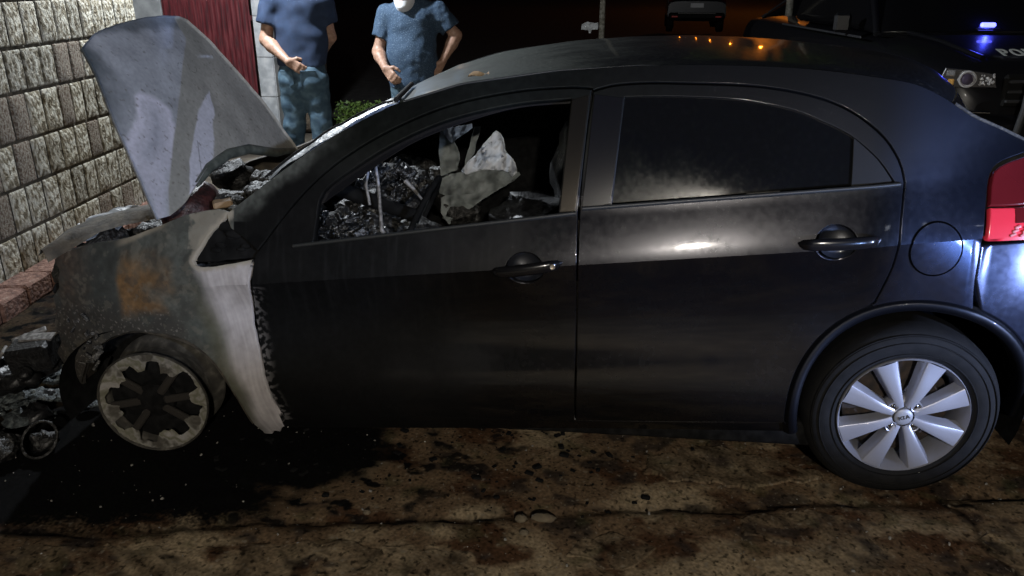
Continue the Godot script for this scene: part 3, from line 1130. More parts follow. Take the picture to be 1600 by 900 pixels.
	panel(mb, chain([V2([0.128, 0.906, 0.132, 1.004, 0.153, 1.085, 0.210, 1.115, 0.36, 1.128]), V2([0.46, 1.03]), V2([0.36, 1.012, 0.20, 1.000, 0.132, 1.004])]) if false else chain([V2([0.134, 1.010, 0.154, 1.085, 0.210, 1.114, 0.352, 1.126]), V2([0.44, 1.03]), V2([0.36, 1.022, 0.22, 1.012, 0.134, 1.010])]), [], side(0.004), 0.03, 0.02, 0.004)
	part("tail_lamp", mb, mats.lens_dark, car, true)
	mb = MB.new()
	panel(mb, chain([V2([0.128, 0.907, 0.133, 1.004]), V2([0.22, 1.006, 0.36, 1.016, 0.45, 1.02]), V2([0.50, 0.925]), V2([0.36, 0.917, 0.229, 0.912, 0.128, 0.907])]), [], side(0.006), 0.03, 0.02, 0.005)
	var tl := part("tail_lamp", mb, mats.lens_red, car, true)
	mb = MB.new()
	panel(mb, chain([V2([0.205, 0.965, 0.205, 1.005]), V2([0.40, 1.012]), V2([0.42, 0.975])]), [], side(0.0085), 0.04, 0.006, 0.002)
	part("lamp_lens", mb, mats.lens_dark, tl, true)
	mb = MB.new()
	var rows := []
	for i in 5:
		for j in 3:
			mb.box(T(on_side(0.20 + i * 0.028 + j * 0.006, 0.932 + j * 0.011, 0.0075), Vector3(0, 0.2 + 0.3 * i, 0.4)), Vector3(0.02, 0.008, 0.004), 0.002)
	part("reflector", mb, mats.lens_pale, tl, true)
	# wheel arch lips
	mb = MB.new()
	var P := []
	for i in 41:
		var a := deg_to_rad(lerpf(196.0, -6.0, i / 40.0))
		var row := []
		for q in [[0.391, -0.012], [0.3835, -0.004], [0.380, 0.003], [0.374, 0.007], [0.362, 0.007], [0.351, 0.002], [0.346, -0.010], [0.346, -0.06]]:
			var pp: Vector2 = AC + Vector2(cos(a), sin(a)) * q[0]
			row.append(on_side(pp.x, maxf(pp.y, 0.2), q[1]))
		P.append(row)
	mb.grid(P, func(p: Vector3) -> Vector3: return Vector3((AC.x - p.x) * 0.2, (AC.y - p.y) * 0.2, 1.0 if p.z > flank(p.x, p.y) - 0.03 else 0.01))
	part("wheel_arch_lip", mb, mats.lip, car, true)
	# liners
	for c in [[AC, 0.37], [Vector2(-2.57, 0.20), 0.37]]:
		mb = MB.new()
		var Q := []
		for i in 25:
			var a := deg_to_rad(lerpf(200.0, -20.0, i / 24.0))
			var row := []
			for z in [-0.05, -0.15, -0.32]:
				row.append(Vector3(c[0].x + cos(a) * c[1], c[0].y + sin(a) * c[1] * (1.0 if c[0].x > -1 else 0.78), z))
			Q.append(row)
		mb.grid(Q, func(p: Vector3) -> Vector3: return Vector3(c[0].x - p.x, c[0].y - p.y, 0))
		mb.box(T(Vector3(c[0].x, 0.42, -0.33)), Vector3(0.76, 0.56, 0.02), 0.003)
		part("wheel_arch_liner", mb, mats.char, car, true)
	# fuel flap: a round gap and a disc
	mb = MB.new()
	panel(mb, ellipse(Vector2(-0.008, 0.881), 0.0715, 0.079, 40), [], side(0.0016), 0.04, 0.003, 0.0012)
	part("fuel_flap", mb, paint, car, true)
	mb = MB.new()
	panel(mb, ellipse(Vector2(-0.008, 0.881), 0.0755, 0.083, 40), [ellipse(Vector2(-0.008, 0.881), 0.0690, 0.0765, 40)], side(0.0009), 0.04, 0.003, 0.0002)
	part("fuel_flap_gap", mb, mats.void, car, true)
	door_handle(car, Vector2(-1.224, 0.785), 0.165, 0.116, mats.gloss, true, mats.scoop, mats.brass)
	door_handle(car, Vector2(-0.290, 0.899), 0.085, 0.122, mats.gloss, false, mats.scoop, mats.brass)

	# ---- front wing
	mb = MB.new()
	var wing := chain([
		V2([-2.088, 0.125, -2.104, 0.2, -2.136, 0.379, -2.158, 0.551, -2.140, 0.70, -2.122, 0.772]),
		V2([-2.122, 0.772, -2.22, 0.752, -2.305, 0.742, -2.335, 0.76, -2.297, 0.825, -2.235, 0.890, -2.222, 0.910]),
		V2([-2.222, 0.910, -2.27, 0.915, -2.346, 0.902, -2.40, 0.885, -2.488, 0.849, -2.60, 0.806, -2.728, 0.776, -2.86, 0.735, -2.93, 0.695]),
		V2([-2.895, 0.665]), V2([-2.915, 0.60]), V2([-2.96, 0.555]), V2([-2.955, 0.50]), V2([-2.99, 0.44]), V2([-2.975, 0.37]), V2([-3.02, 0.31]), V2([-2.985, 0.24]), V2([-3.005, 0.175]), V2([-2.955, 0.150]),
		V2([-2.93, 0.20, -2.86, 0.30, -2.784, 0.390, -2.663, 0.462, -2.562, 0.492, -2.439, 0.483, -2.353, 0.443, -2.282, 0.363, -2.237, 0.253, -2.217, 0.13, -2.203, 0.055]),
		V2([-2.17, 0.058]), V2([-2.15, 0.085]), V2([-2.13, 0.080]), V2([-2.115, 0.108])])
	panel(mb, wing, [], side(0.0, 0.010), 0.035, 0.02, 0.004)
	part("wing", mb, paint, car, true).set_meta("label", "burnt front wing, rust brown with a white ash band")
	mb = MB.new()
	panel(mb, chain([Array(wing)], 0.08), [], side(-0.03, 0.0, true), 0.1, 0.02, 0.004, -1.0)
	part("wing", mb, mats.burnt, car, true)
	# inner edge of the arch, bent and rusty
	mb = MB.new()
	P = []
	var archl := curve(V2([-2.93, 0.20, -2.86, 0.30, -2.784, 0.390, -2.663, 0.462, -2.562, 0.492, -2.439, 0.483, -2.353, 0.443, -2.282, 0.363, -2.237, 0.253, -2.217, 0.13]), 0.04)
	for p in archl:
		var row := []
		for q in [0.0, -0.03, -0.10]:
			row.append(Vector3(p.x, p.y - 0.004, flank(p.x, p.y) + 0.004 + q + 0.004 * crumple.get_noise_2d(p.x * 2, q * 9)))
		P.append(row)
	mb.grid(P, func(_p: Vector3) -> Vector3: return Vector3.DOWN)
	part("arch_edge", mb, mats.burnt, car, true)
	# where the mirror melted: a charred hollow with lumps
	mb = MB.new()
	panel(mb, chain([V2([-2.34, 0.745, -2.30, 0.83, -2.235, 0.90, -2.02, 1.048]), V2([-1.99, 0.95]), V2([-1.93, 0.82]), V2([-2.11, 0.77])]), [], side(-0.030, 0.02), 0.04, 0.01, 0.003)
	var rg := RandomNumberGenerator.new()
	rg.seed = 11
	for i in 14:
		mb.blob(on_side(rg.randf_range(-2.27, -2.0), rg.randf_range(0.78, 0.86), -0.02), Vector3(0.035, 0.018, 0.012) * rg.randf_range(0.3, 1.0), 0.5, 3.0, crumple, 7, 9)
	part("mirror_stump", mb, mats.char, car, true)

	# ---- roof
	var mid := V2([-1.745, 1.232, -1.63, 1.269, -1.472, 1.316, -1.291, 1.358, -1.114, 1.386, -0.864, 1.405, -0.619, 1.412, -0.376, 1.405, -0.231, 1.396, -0.062, 1.379, 0.09, 1.362, 0.155, 1.335, 0.198, 1.300])
	mb = MB.new()
	P = []
	for i in 41:
		var s := i / 40.0
		var xe := lerpf(-1.655, 0.02, s)
		var xc := lerpf(-1.745, 0.198, s)
		var ye := along(rail, xe)
		var yc := along(mid, xc)
		var ze := flank(xe, ye)
		var row := []
		for j in 25:
			var t := j / 24.0
			var u := absf(2.0 * t - 1.0)
			row.append(Vector3(lerpf(xe, xc, 1.0 - u * u), lerpf(ye, yc, 1.0 - pow(u, 2.6)) - 0.004 * (1.0 if j == 0 or j == 24 else 0.0), lerpf(ze - 0.004, -1.716 - ze, t)))
		P.append(row)
	mb.grid(P, func(_p: Vector3) -> Vector3: return Vector3.UP)
	part("roof", mb, mats.roof, car, true)
	# drip channel beside the roof skin
	mb = MB.new()
	var dr := []
	for i in 30:
		var x := lerpf(-1.64, -0.80, i / 29.0)
		dr.append(on_side(x, along(rail, x) + 0.0, -0.003))
	mb.tube(dr, dr.map(func(p: Vector3) -> float: return 0.0042 * clampf((-0.8 - p.x) / 0.5, 0.05, 1.0)), 6)
	part("roof_channel", mb, mats.seal, car, true)

	# ---- windscreen: a cracked strip still stuck to the pillar, the rest sagged inside
	mb = MB.new()
	P = []
	var pil := V2([-2.20, 0.915, -2.02, 1.062, -1.873, 1.158, -1.706, 1.243, -1.66, 1.256])
	for i in 31:
		var s := i / 30.0
		var xe := lerpf(-2.085, -1.665, s)
		var ye := along(pil, xe)
		var ze := flank(xe, ye)
		var xc := lerpf(-2.25, -1.75, s)
		var row := []
		var reach := 0.42 + 0.25 * s + 0.16 * crumple.get_noise_1d(s * 1.6)
		for j in 15:
			var t := j / 14.0 * reach
			var w := 1.0 - pow(1.0 - minf(t * 1.4, 1.0), 2.0)
			var bump := 0.020 * smoothstep(0.0, 0.05, t) * smoothstep(0.0, 0.12, s) * (1.0 - 0.35 * s)
			var sag := 0.55 * pow(maxf(0.0, t - 0.04), 1.3) * (1.0 - 0.75 * s)
			var q := Vector3(lerpf(xe, xc, w * 0.6), ye - 0.03 * w * s + bump - sag, ze - 0.008 - t)
			q += Vector3(-0.5, 0.85, 0) * (0.012 * crumple.get_noise_3dv(q * 1.2))
			row.append(q)
		P.append(row)
	mb.grid(P, func(_p: Vector3) -> Vector3: return Vector3(-0.5, 0.85, 0))
	part("windscreen", mb, mats.cracked, car, true)
	mb = MB.new()
	var rub := []
	for i in 14:
		var s := i / 13.0
		var x := lerpf(-2.08, -1.66, s)
		rub.append(Vector3(x - 0.02, along(pil, x) + 0.006 + 0.008 * crumple.get_noise_1d(s * 3.0), flank(x, along(pil, x)) - 0.010))
	mb.tube(rub, [0.004, 0.005, 0.004, 0.005, 0.004], 6)
	part("screen_rubber", mb, mats.rubber, car, true)
	mb = MB.new()
	var hd := []
	for i in 8:
		hd.append(Vector3(lerpf(-1.665, -1.735, i / 7.0), lerpf(1.262, 1.245, i / 7.0) + 0.004, lerpf(-0.21, -0.75, i / 7.0)))
	mb.tube(hd, [0.009], 6)
	part("screen_rubber", mb, mats.rubber, car, true)

	# ---- tail: hatch, window and the bumper's middle
	mb = MB.new()
	P = []
	var E := V2([0.02, 1.286, 0.09, 1.244, 0.20, 1.203, 0.36, 1.135, 0.44, 1.03, 0.52, 0.915, 0.60, 0.62, 0.58, 0.30])
	var C := V2([0.198, 1.298, 0.204, 1.25, 0.216, 1.20, 0.30, 1.135, 0.50, 1.068, 0.62, 0.98, 0.68, 0.62, 0.64, 0.30])
	for i in E.size():
		var ze := flank(E[i].x, E[i].y)
		var row := []
		for j in 21:
			var t := j / 20.0
			var u := absf(2.0 * t - 1.0)
			var w := 1.0 - pow(u, 2.2)
			row.append(Vector3(lerpf(E[i].x, C[i].x, w), lerpf(E[i].y, C[i].y, w), lerpf(ze - 0.003, -1.717 - ze, t)))
		P.append(row)
	mb.grid(P, func(_p: Vector3) -> Vector3: return Vector3(1, 0.3, 0))
	part("tailgate", mb, mats.clean, car, true)
	mb = MB.new()
	var ed := []
	for i in 14:
		var x := lerpf(0.03, 0.37, i / 13.0)
		var y := along(V2([-0.02, 1.308, 0.02, 1.288, 0.09, 1.246, 0.20, 1.203, 0.36, 1.137]), x)
		ed.append(on_side(x, y + 0.002, -0.004))
	mb.tube(ed, [0.006], 6)
	part("hatch_seal", mb, mats.dusty_edge, car, true)

	# ---- floor, firewall and burnt cabin
	mb = MB.new()
	mb.box(T(Vector3(-1.0, 0.20, -0.86), Vector3(0, 0, 0.02)), Vector3(2.3, 0.05, 1.5), 0.01)
	mb.box(T(Vector3(0.2, 0.36, -0.86)), Vector3(0.7, 0.12, 1.1), 0.02)
	mb.box(T(Vector3(-2.16, 0.50, -0.86)), Vector3(0.03, 0.62, 1.5), 0.006)
	mb.box(T(Vector3(-0.10, 0.75, -0.86)), Vector3(0.06, 0.7, 1.3), 0.01)
	part("floor_pan", mb, mats.char, car, true)
	for z in [-0.10, -1.62]:
		mb = MB.new()
		mb.box(T(Vector3(-1.2, 0.20, z)), Vector3(1.9, 0.09, 0.08), 0.01)
		part("chassis_rail", mb, mats.char, car, true)
	var seat_at := [Vector3(-1.22, 0.0, -0.46), Vector3(-1.22, 0.0, -1.26)]
	for i in 2:
		mb = MB.new()
		var b: Vector3 = seat_at[i]
		for s in [-0.2, 0.2]:
			mb.tube([b + Vector3(-0.30, 0.40, s), b + Vector3(0.0, 0.38, s), b + Vector3(0.10, 0.45, s), b + Vector3(0.26, 0.98, s * 0.9), b + Vector3(0.27, 1.02, s * 0.5), b + Vector3(0.27, 1.03, 0)], [0.016], 7)
		for k in 6:
			mb.tube([b + Vector3(0.12 + 0.024 * k, 0.50 + 0.085 * k, -0.2), b + Vector3(0.14 + 0.024 * k, 0.50 + 0.085 * k, 0), b + Vector3(0.12 + 0.024 * k, 0.50 + 0.085 * k, 0.2)], [0.005], 5)
		mb.blob(b + Vector3(-0.12, 0.34, 0), Vector3(0.26, 0.06, 0.22), 0.5, 1.2, crumple, 10, 14)
		part("seat", mb, mats.char, car, true).set_meta("label", "seat burnt to its bare frame")
	# steering wheel and column
	mb = MB.new()
	var sw := []
	var st := Transform3D(Basis.from_euler(Vector3(0, 0, 0)) * Basis(Vector3(0, 0, 1), -0.45), Vector3(-1.66, 0.80, -0.46))
	for i in 25:
		var a := TAU * i / 24.0
		sw.append(st * Vector3(0.0, cos(a) * 0.165, sin(a) * 0.165))
	mb.tube(sw, [0.011], 7, false)
	mb.tube([st * Vector3(0, -0.16, 0), st * Vector3(-0.02, 0, 0), st * Vector3(0, 0.02, 0.16)], [0.008], 6)
	mb.tube([st * Vector3(0, 0, 0), st * Vector3(-0.4, -0.05, 0)], [0.025, 0.03], 7)
	part("steering_wheel", mb, mats.char, car, true)
	# what is left of the dashboard: grey flaky heaps
	rg.seed = 31
	mb = MB.new()
	for i in 26:
		var t := rg.randf()
		var x := lerpf(-2.08, -1.80, rg.randf())
		mb.blob(Vector3(x, 0.69 + 0.09 * rg.randf() + 0.03 * sin(t * 6.0), lerpf(-0.18, -0.60, t)), Vector3(0.06, 0.03, 0.05) * rg.randf_range(0.4, 1.0), 0.9, 5.0, crumple, 9, 12)
	for i in 260:
		var t := rg.randf()
		var x := lerpf(-2.09, -1.78, pow(rg.randf(), 1.3))
		mb.box(T(Vector3(x, 0.73 + 0.085 * rg.randf() + 0.03 * sin(t * 6.0) - 0.15 * maxf(0.0, x + 1.95), lerpf(-0.16, -0.62, t)), Vector3(rg.randf() * 6, rg.randf() * 6, rg.randf() * 6)), Vector3(0.05, 0.006, 0.026) * rg.randf_range(0.25, 1.1), 0.0015)
	part("burnt_dashboard", mb, mats.flakes, car, true)
	mb = MB.new()
	for i in 40:
		var t := rg.randf()
		mb.blob(Vector3(lerpf(-2.1, -1.6, t), 0.63 + 0.20 * t * (1.0 - t) * 2.0 + rg.randf_range(-0.04, 0.05), rg.randf_range(-0.45, -1.5)), Vector3(0.10, 0.07, 0.10) * rg.randf_range(0.5, 1.1), 0.7, 2.4, crumple, 9, 12)
	part("burnt_dashboard", mb, mats.ash_dark, car, true)
	mb = MB.new()
	for k in 2:
		var pts := []
		var rad := []
		for i in 15:
			var t := i / 14.0
			pts.append(Vector3(lerpf(-1.95, -1.66, t) - 0.06 * k, lerpf(0.76, 0.91, t) + 0.075 * k * sin(PI * t) + 0.018 * sin(i * 2.3 + k), -0.50 - 0.08 * t - 0.1 * k))
			rad.append(0.021 * rg.randf_range(0.7, 1.3))
		mb.tube(pts, rad, 9)
	for i in 150:
		var t := rg.randf()
		var k := rg.randi() % 2
		mb.box(T(Vector3(lerpf(-1.95, -1.66, t) - 0.06 * k + rg.randfn(0, 0.012), lerpf(0.765, 0.915, t) + 0.075 * k * sin(PI * t) + rg.randfn(0, 0.014), -0.49 - 0.08 * t - 0.1 * k + rg.randfn(0, 0.012)), Vector3(rg.randf() * 6, rg.randf() * 6, rg.randf() * 6)), Vector3(0.045, 0.007, 0.024) * rg.randf_range(0.3, 1.0), 0.0015)
	part("flaked_duct", mb, mats.flakes, car, true)
	# bare uprights and hanging wire
	mb = MB.new()
	mb.tube([Vector3(-1.80, 1.13, -0.36), Vector3(-1.785, 0.95, -0.37), Vector3(-1.78, 0.78, -0.36), Vector3(-1.74, 0.68, -0.35)], [0.007, 0.006, 0.008, 0.009], 7)
	part("column_bracket", mb, mats.bare_steel, car, true)
	mb = MB.new()
	mb.tube([Vector3(-1.86, 1.02, -0.45), Vector3(-1.83, 1.0, -0.42), Vector3(-1.845, 0.93, -0.42), Vector3(-1.83, 0.86, -0.40)], [0.006], 6)
	part("hanging_wire", mb, mats.bare_steel, car, true)
	mb = MB.new()
	mb.tube([Vector3(-1.72, 0.93, -0.5), Vector3(-1.69, 0.90, -0.5), Vector3(-1.66, 0.85, -0.52)], [0.010, 0.008, 0.004], 6)
	part("hanging_wire", mb, mats.bare_steel, car, true)
	mb = MB.new()
	mb.tube([Vector3(-1.98, 0.99, -0.6), Vector3(-1.90, 1.005, -0.5), Vector3(-1.86, 0.995, -0.5)], [0.012, 0.016, 0.008], 7)
	part("hanging_wire", mb, mats.bare_steel, car, true)
	mb = MB.new()
	mb.blob(Vector3(-1.10, 0.86, -0.98), Vector3(0.10, 0.20, 0.22), 0.35, 1.2, crumple, 16, 20)
	mb.blob(Vector3(-1.24, 0.68, -0.95), Vector3(0.20, 0.09, 0.22), 0.4, 1.5, crumple, 14, 18)
	mb.blob(Vector3(-1.07, 1.08, -0.98), Vector3(0.055, 0.075, 0.11), 0.35, 2.0, crumple, 12, 16)
	part("charred_padding", mb, mats.char_wet, car, true)
	# torn far side airbag hanging over the passenger window
	var crum := fnoise(55, 7.0, 4)
	var cloth := func(amp: float, z: float) -> Callable:
		return func(p: Vector2) -> Vector3:
			return Vector3(p.x, p.y, z + amp * crum.get_noise_2d(p.x, p.y) + 0.6 * amp * crum.get_noise_2d(p.x * 3.0, p.y * 1.2) + 0.15 * (p.y - 0.85))
	mb = MB.new()
	panel(mb, chain([V2([-1.60, 0.842, -1.575, 0.88, -1.53, 0.925, -1.47, 1.0, -1.433, 1.035, -1.41, 1.0, -1.387, 0.934, -1.35, 0.885, -1.345, 0.86]), V2([-1.37, 0.845, -1.42, 0.868, -1.50, 0.86, -1.60, 0.842])]), [], cloth.call(0.09, -1.0), 0.018, 0.004, 0.001)
	part("torn_airbag", mb, mats.airbag, car, true)
	mb = MB.new()
	panel(mb, chain([V2([-1.66, 1.01, -1.655, 1.042, -1.60, 1.052, -1.538, 1.061, -1.535, 1.045]), V2([-1.56, 1.03, -1.60, 1.0, -1.63, 0.975])]), [], cloth.call(0.06, -1.0), 0.018, 0.004, 0.001)
	part("torn_airbag", mb, mats.airbag, car, true)
	mb = MB.new()
	panel(mb, chain([V2([-1.70, 0.80, -1.66, 0.828, -1.60, 0.842, -1.50, 0.86, -1.42, 0.868, -1.34, 0.855]), V2([-1.335, 0.842, -1.40, 0.79, -1.485, 0.735, -1.57, 0.67, -1.658, 0.600]), V2([-1.69, 0.66])]), [], cloth.call(0.035, -1.005), 0.025, 0.004, 0.001)
	part("scorched_panel", mb, mats.grey_cloth, car, true)
	mb = MB.new()
	panel(mb, chain([V2([-1.69, 0.82, -1.682, 1.035]), V2([-1.635, 1.045, -1.625, 0.99, -1.60, 0.93, -1.615, 0.85])]), [], cloth.call(0.03, -1.02), 0.03, 0.004, 0.001)
	part("scorched_panel", mb, mats.grey_cloth, car, true)
	mb = MB.new()
	panel(mb, chain([V2([-1.575, 0.88, -1.525, 1.05]), V2([-1.50, 1.05, -1.535, 0.93])]), [], cloth.call(0.03, -0.99), 0.03, 0.004, 0.001)
	part("scorched_panel", mb, mats.grey_cloth, car, true)

	# ---- engine bay
	rg.seed = 71
	mb = MB.new()
	for i in 60:
		mb.blob(Vector3(rg.randf_range(-2.95, -2.22), rg.randf_range(0.50, 0.72), rg.randf_range(-0.25, -1.5)), Vector3(0.12, 0.08, 0.12) * rg.randf_range(0.4, 1.0), 0.55, 2.0, crumple, 8, 11)
	for i in 26:
		mb.blob(Vector3(rg.randf_range(-2.42, -2.15), rg.randf_range(0.74, 0.86), rg.randf_range(-0.25, -1.4)), Vector3(0.07, 0.035, 0.08) * rg.randf_range(0.4, 1.0), 0.6, 3.0, crumple, 8, 11)
	mb.box(T(Vector3(-2.55, 0.56, -0.9), Vector3(0, 0.1, 0)), Vector3(0.5, 0.3, 0.5), 0.03)
	part("burnt_engine", mb, mats.ash_dark, car, true)
	mb = MB.new()
	for i in 60:
		mb.blob(Vector3(rg.randf_range(-2.42, -2.20), rg.randf_range(0.80, 0.85), rg.randf_range(-0.35, -1.3)), Vector3(0.035, 0.014, 0.03) * rg.randf_range(0.4, 1.0), 0.8, 4.0, crumple, 8, 10)
	part("cowl_rubble", mb, mats.ash_brown, car, true)
	mb = MB.new()
	mb.blob(Vector3(-2.56, 0.80, -0.50), Vector3(0.09, 0.085, 0.15), 0.35, 1.6, crumple, 14, 18)
	part("melted_reservoir", mb, mats.dark_red, car, true)
	mb = MB.new()
	mb.box(T(Vector3(-2.40, 0.845, -0.42), Vector3(0.1, 0.5, 0.1)), Vector3(0.07, 0.025, 0.05), 0.006)
	part("tan_fragment", mb, mats.tan, car, true)
	# far wing top with the slotted slam panel, and the bent strip at the headlamp
	var plane := func(y0: float, amp: float) -> Callable:
		return func(p: Vector2) -> Vector3:
			return Vector3(p.x, y0 + 0.10 * (p.x + 2.85) + amp * crumple.get_noise_2d(p.x * 1.5, p.y * 1.5), -p.y)
	mb = MB.new()
	panel(mb, chain([V2([-2.93, 0.21, -2.99, 0.40, -3.0, 0.54, -2.945, 0.70]), V2([-2.885, 0.68]), V2([-2.78, 0.47]), V2([-2.80, 0.30])]), [
		chain([V2([-2.945, 0.50, -2.925, 0.55]), V2([-2.86, 0.55, -2.88, 0.50])]), chain([V2([-2.93, 0.60, -2.91, 0.64]), V2([-2.87, 0.61, -2.885, 0.58])]), chain([V2([-2.85, 0.36, -2.84, 0.43]), V2([-2.805, 0.41, -2.82, 0.35])])], plane.call(0.752, 0.03), 0.03, 0.012, 0.003, 1.0)
	part("slam_panel", mb, mats.ash_grey, car, true)
	mb = MB.new()
	P = []
	var o1 := [Vector3(-2.985, 0.705, -0.16), Vector3(-2.99, 0.735, -0.33), Vector3(-2.94, 0.755, -0.43), Vector3(-2.80, 0.79, -0.46), Vector3(-2.70, 0.815, -0.47), Vector3(-2.60, 0.83, -0.45)]
	var o2 := [Vector3(-2.93, 0.70, -0.13), Vector3(-2.86, 0.735, -0.20), Vector3(-2.79, 0.77, -0.24), Vector3(-2.70, 0.795, -0.27), Vector3(-2.62, 0.815, -0.28), Vector3(-2.54, 0.835, -0.28)]
	for i in 6:
		var row := []
		for j in 6:
			var t := j / 5.0
			row.append(o1[i].lerp(o2[i], t) + Vector3(0, 0.03 * sin(PI * t) + 0.012 * crumple.get_noise_2d(i * 0.2, j * 0.3), 0))
		P.append(row)
	mb.grid(P, func(_p: Vector3) -> Vector3: return Vector3.UP)
	part("headlamp_strip", mb, mats.burnt, car, true)
	mb = MB.new()
	mb.tube([Vector3(-2.95, 0.56, -0.2), Vector3(-3.05, 0.52, -0.5), Vector3(-3.08, 0.52, -0.9), Vector3(-3.0, 0.52, -1.4)], [0.035], 8)
	mb.box(T(Vector3(-3.0, 0.40, -0.8)), Vector3(0.06, 0.30, 1.1), 0.01)
	part("front_crossmember", mb, mats.char, car, true)
	mb = MB.new()
	for i in 26:
		var t := rg.randf()
		var x := lerpf(-2.92, -2.72, t)
		mb.box(T(Vector3(x, rg.randf_range(0.30, 0.52), flank(x, 0.4) + rg.randf_range(-0.02, 0.02)), Vector3(rg.randf() * 3, rg.randf() * 3, rg.randf() * 3)), Vector3(0.05, 0.012, 0.02) * rg.randf_range(0.3, 0.9), 0.002)
	part("bumper_scraps", mb, mats.ash_lump, car, true)

	# ---- hood, standing open
	var hn := Vector3(-2.544, 0.84, -0.187)
	var ea := Vector3(0.0607, 0, -0.9982)
	var eb := Vector3(-0.4976, 0.8669, -0.0303)
	var en := eb.cross(ea).normalized()
	if en.x < 0.0:
		en = -en
	var hood_f := func(p: Vector2) -> Vector3:
		var crown := 0.035 * (1.0 - pow((p.x - 0.58) / 0.62, 2.0)) - 0.05 * smoothstep(0.55, 0.75, p.y) * 0.6
		return hn + ea * p.x + eb * p.y + en * (crown + 0.006 * crumple.get_noise_2d(p.x * 0.6, p.y * 0.6))
	mb = MB.new()
	var hood := chain([
		V2([0.0, 0.0, 0.088, 0.310, 0.194, 0.632]),
		V2([0.194, 0.632, 0.27, 0.664, 0.345, 0.688, 0.572, 0.721, 0.802, 0.732, 0.93, 0.725, 0.985, 0.705]),
		V2([0.985, 0.705, 1.046, 0.527, 1.165, 0.263, 1.205, 0.004]),
		V2([1.205, 0.004, 0.985, 0.041, 0.778, 0.102, 0.602, 0.118, 0.426, 0.096, 0.303, 0.057, 0.169, 0.007, 0.06, -0.01])])
	# texture across the hood: u along the hinge, v up
	panel(mb, hood, [], hood_f, 0.04, 0.014, 0.004, -1.0)
	for i in mb.uv.size():
		var px := mb.uv[i].x * 4.0 - 3.2
		var py := (1.0 - mb.uv[i].y) * 1.6
		mb.uv[i] = Vector2((px + 0.05) / 1.3, 1.0 - (py + 0.05) / 0.85)
	var hp := part("hood", mb, mats.hood, car, true)
	hp.set_meta("label", "raised hood burnt to pale grey with a curved darker band")
	mb = MB.new()
	mb.tube([hood_f.call(Vector2(1.19, 0.01)), hood_f.call(Vector2(0.985, 0.035)), hood_f.call(Vector2(0.778, 0.095)), hood_f.call(Vector2(0.602, 0.108)), hood_f.call(Vector2(0.426, 0.088)), hood_f.call(Vector2(0.303, 0.05))], [0.012, 0.02, 0.022, 0.022, 0.02, 0.012], 8)
	part("hood_edge", mb, mats.hood_edge, car, true)
	# inner frame of the hood
	for l in [[Vector2(0.12, 0.05), Vector2(0.26, 0.6)], [Vector2(1.1, 0.1), Vector2(0.95, 0.62)], [Vector2(0.28, 0.62), Vector2(0.93, 0.64)], [Vector2(0.3, 0.1), Vector2(0.9, 0.55)]]:
		var a: Vector3 = hood_f.call(l[0]) - en * 0.03
		var b: Vector3 = hood_f.call(l[1]) - en * 0.03
		mb = MB.new()
		mb.tube([a, (a + b) * 0.5, b], [0.022], 6)
		part("hood_frame", mb, mats.char, hp, true)

	# ---- wheels
	wheel_bits(car, Vector3(0, 0.31, -0.028), false, Vector3(0, 0, 0), mats)
	wheel_bits(car, Vector3(-2.57, 0.206, -0.030), true, Vector3(0, 0.10, 0), mats)
	for p in [Vector3(0, 0.31, -1.69), Vector3(-2.57, 0.22, -1.69)]:
		mb = MB.new()
		mb.lathe([Vector2(0.0001, -0.0), Vector2(0.2, 0.0), Vector2(0.29, 0.01), Vector2(0.30 if p.x > -1 else 0.21, 0.05), Vector2(0.30 if p.x > -1 else 0.21, 0.17), Vector2(0.2, 0.19), Vector2(0.0001, 0.19)], Transform3D(Basis.IDENTITY, p), 32)
		part("wheel", mb, mats.rubber, car, true)

# ------------------------------------------------------------------ textures with a shape of their own
func inside_by(p: Vector2, poly: PackedVector2Array) -> float:   # metres inside (+) or outside (-)
	var d := 1e9
	for i in poly.size():
		d = minf(d, p.distance_to(Geometry2D.get_closest_point_to_segment(p, poly[i], poly[(i + 1) % poly.size()])))
	return d if Geometry2D.is_point_in_polygon(p, poly) else -d

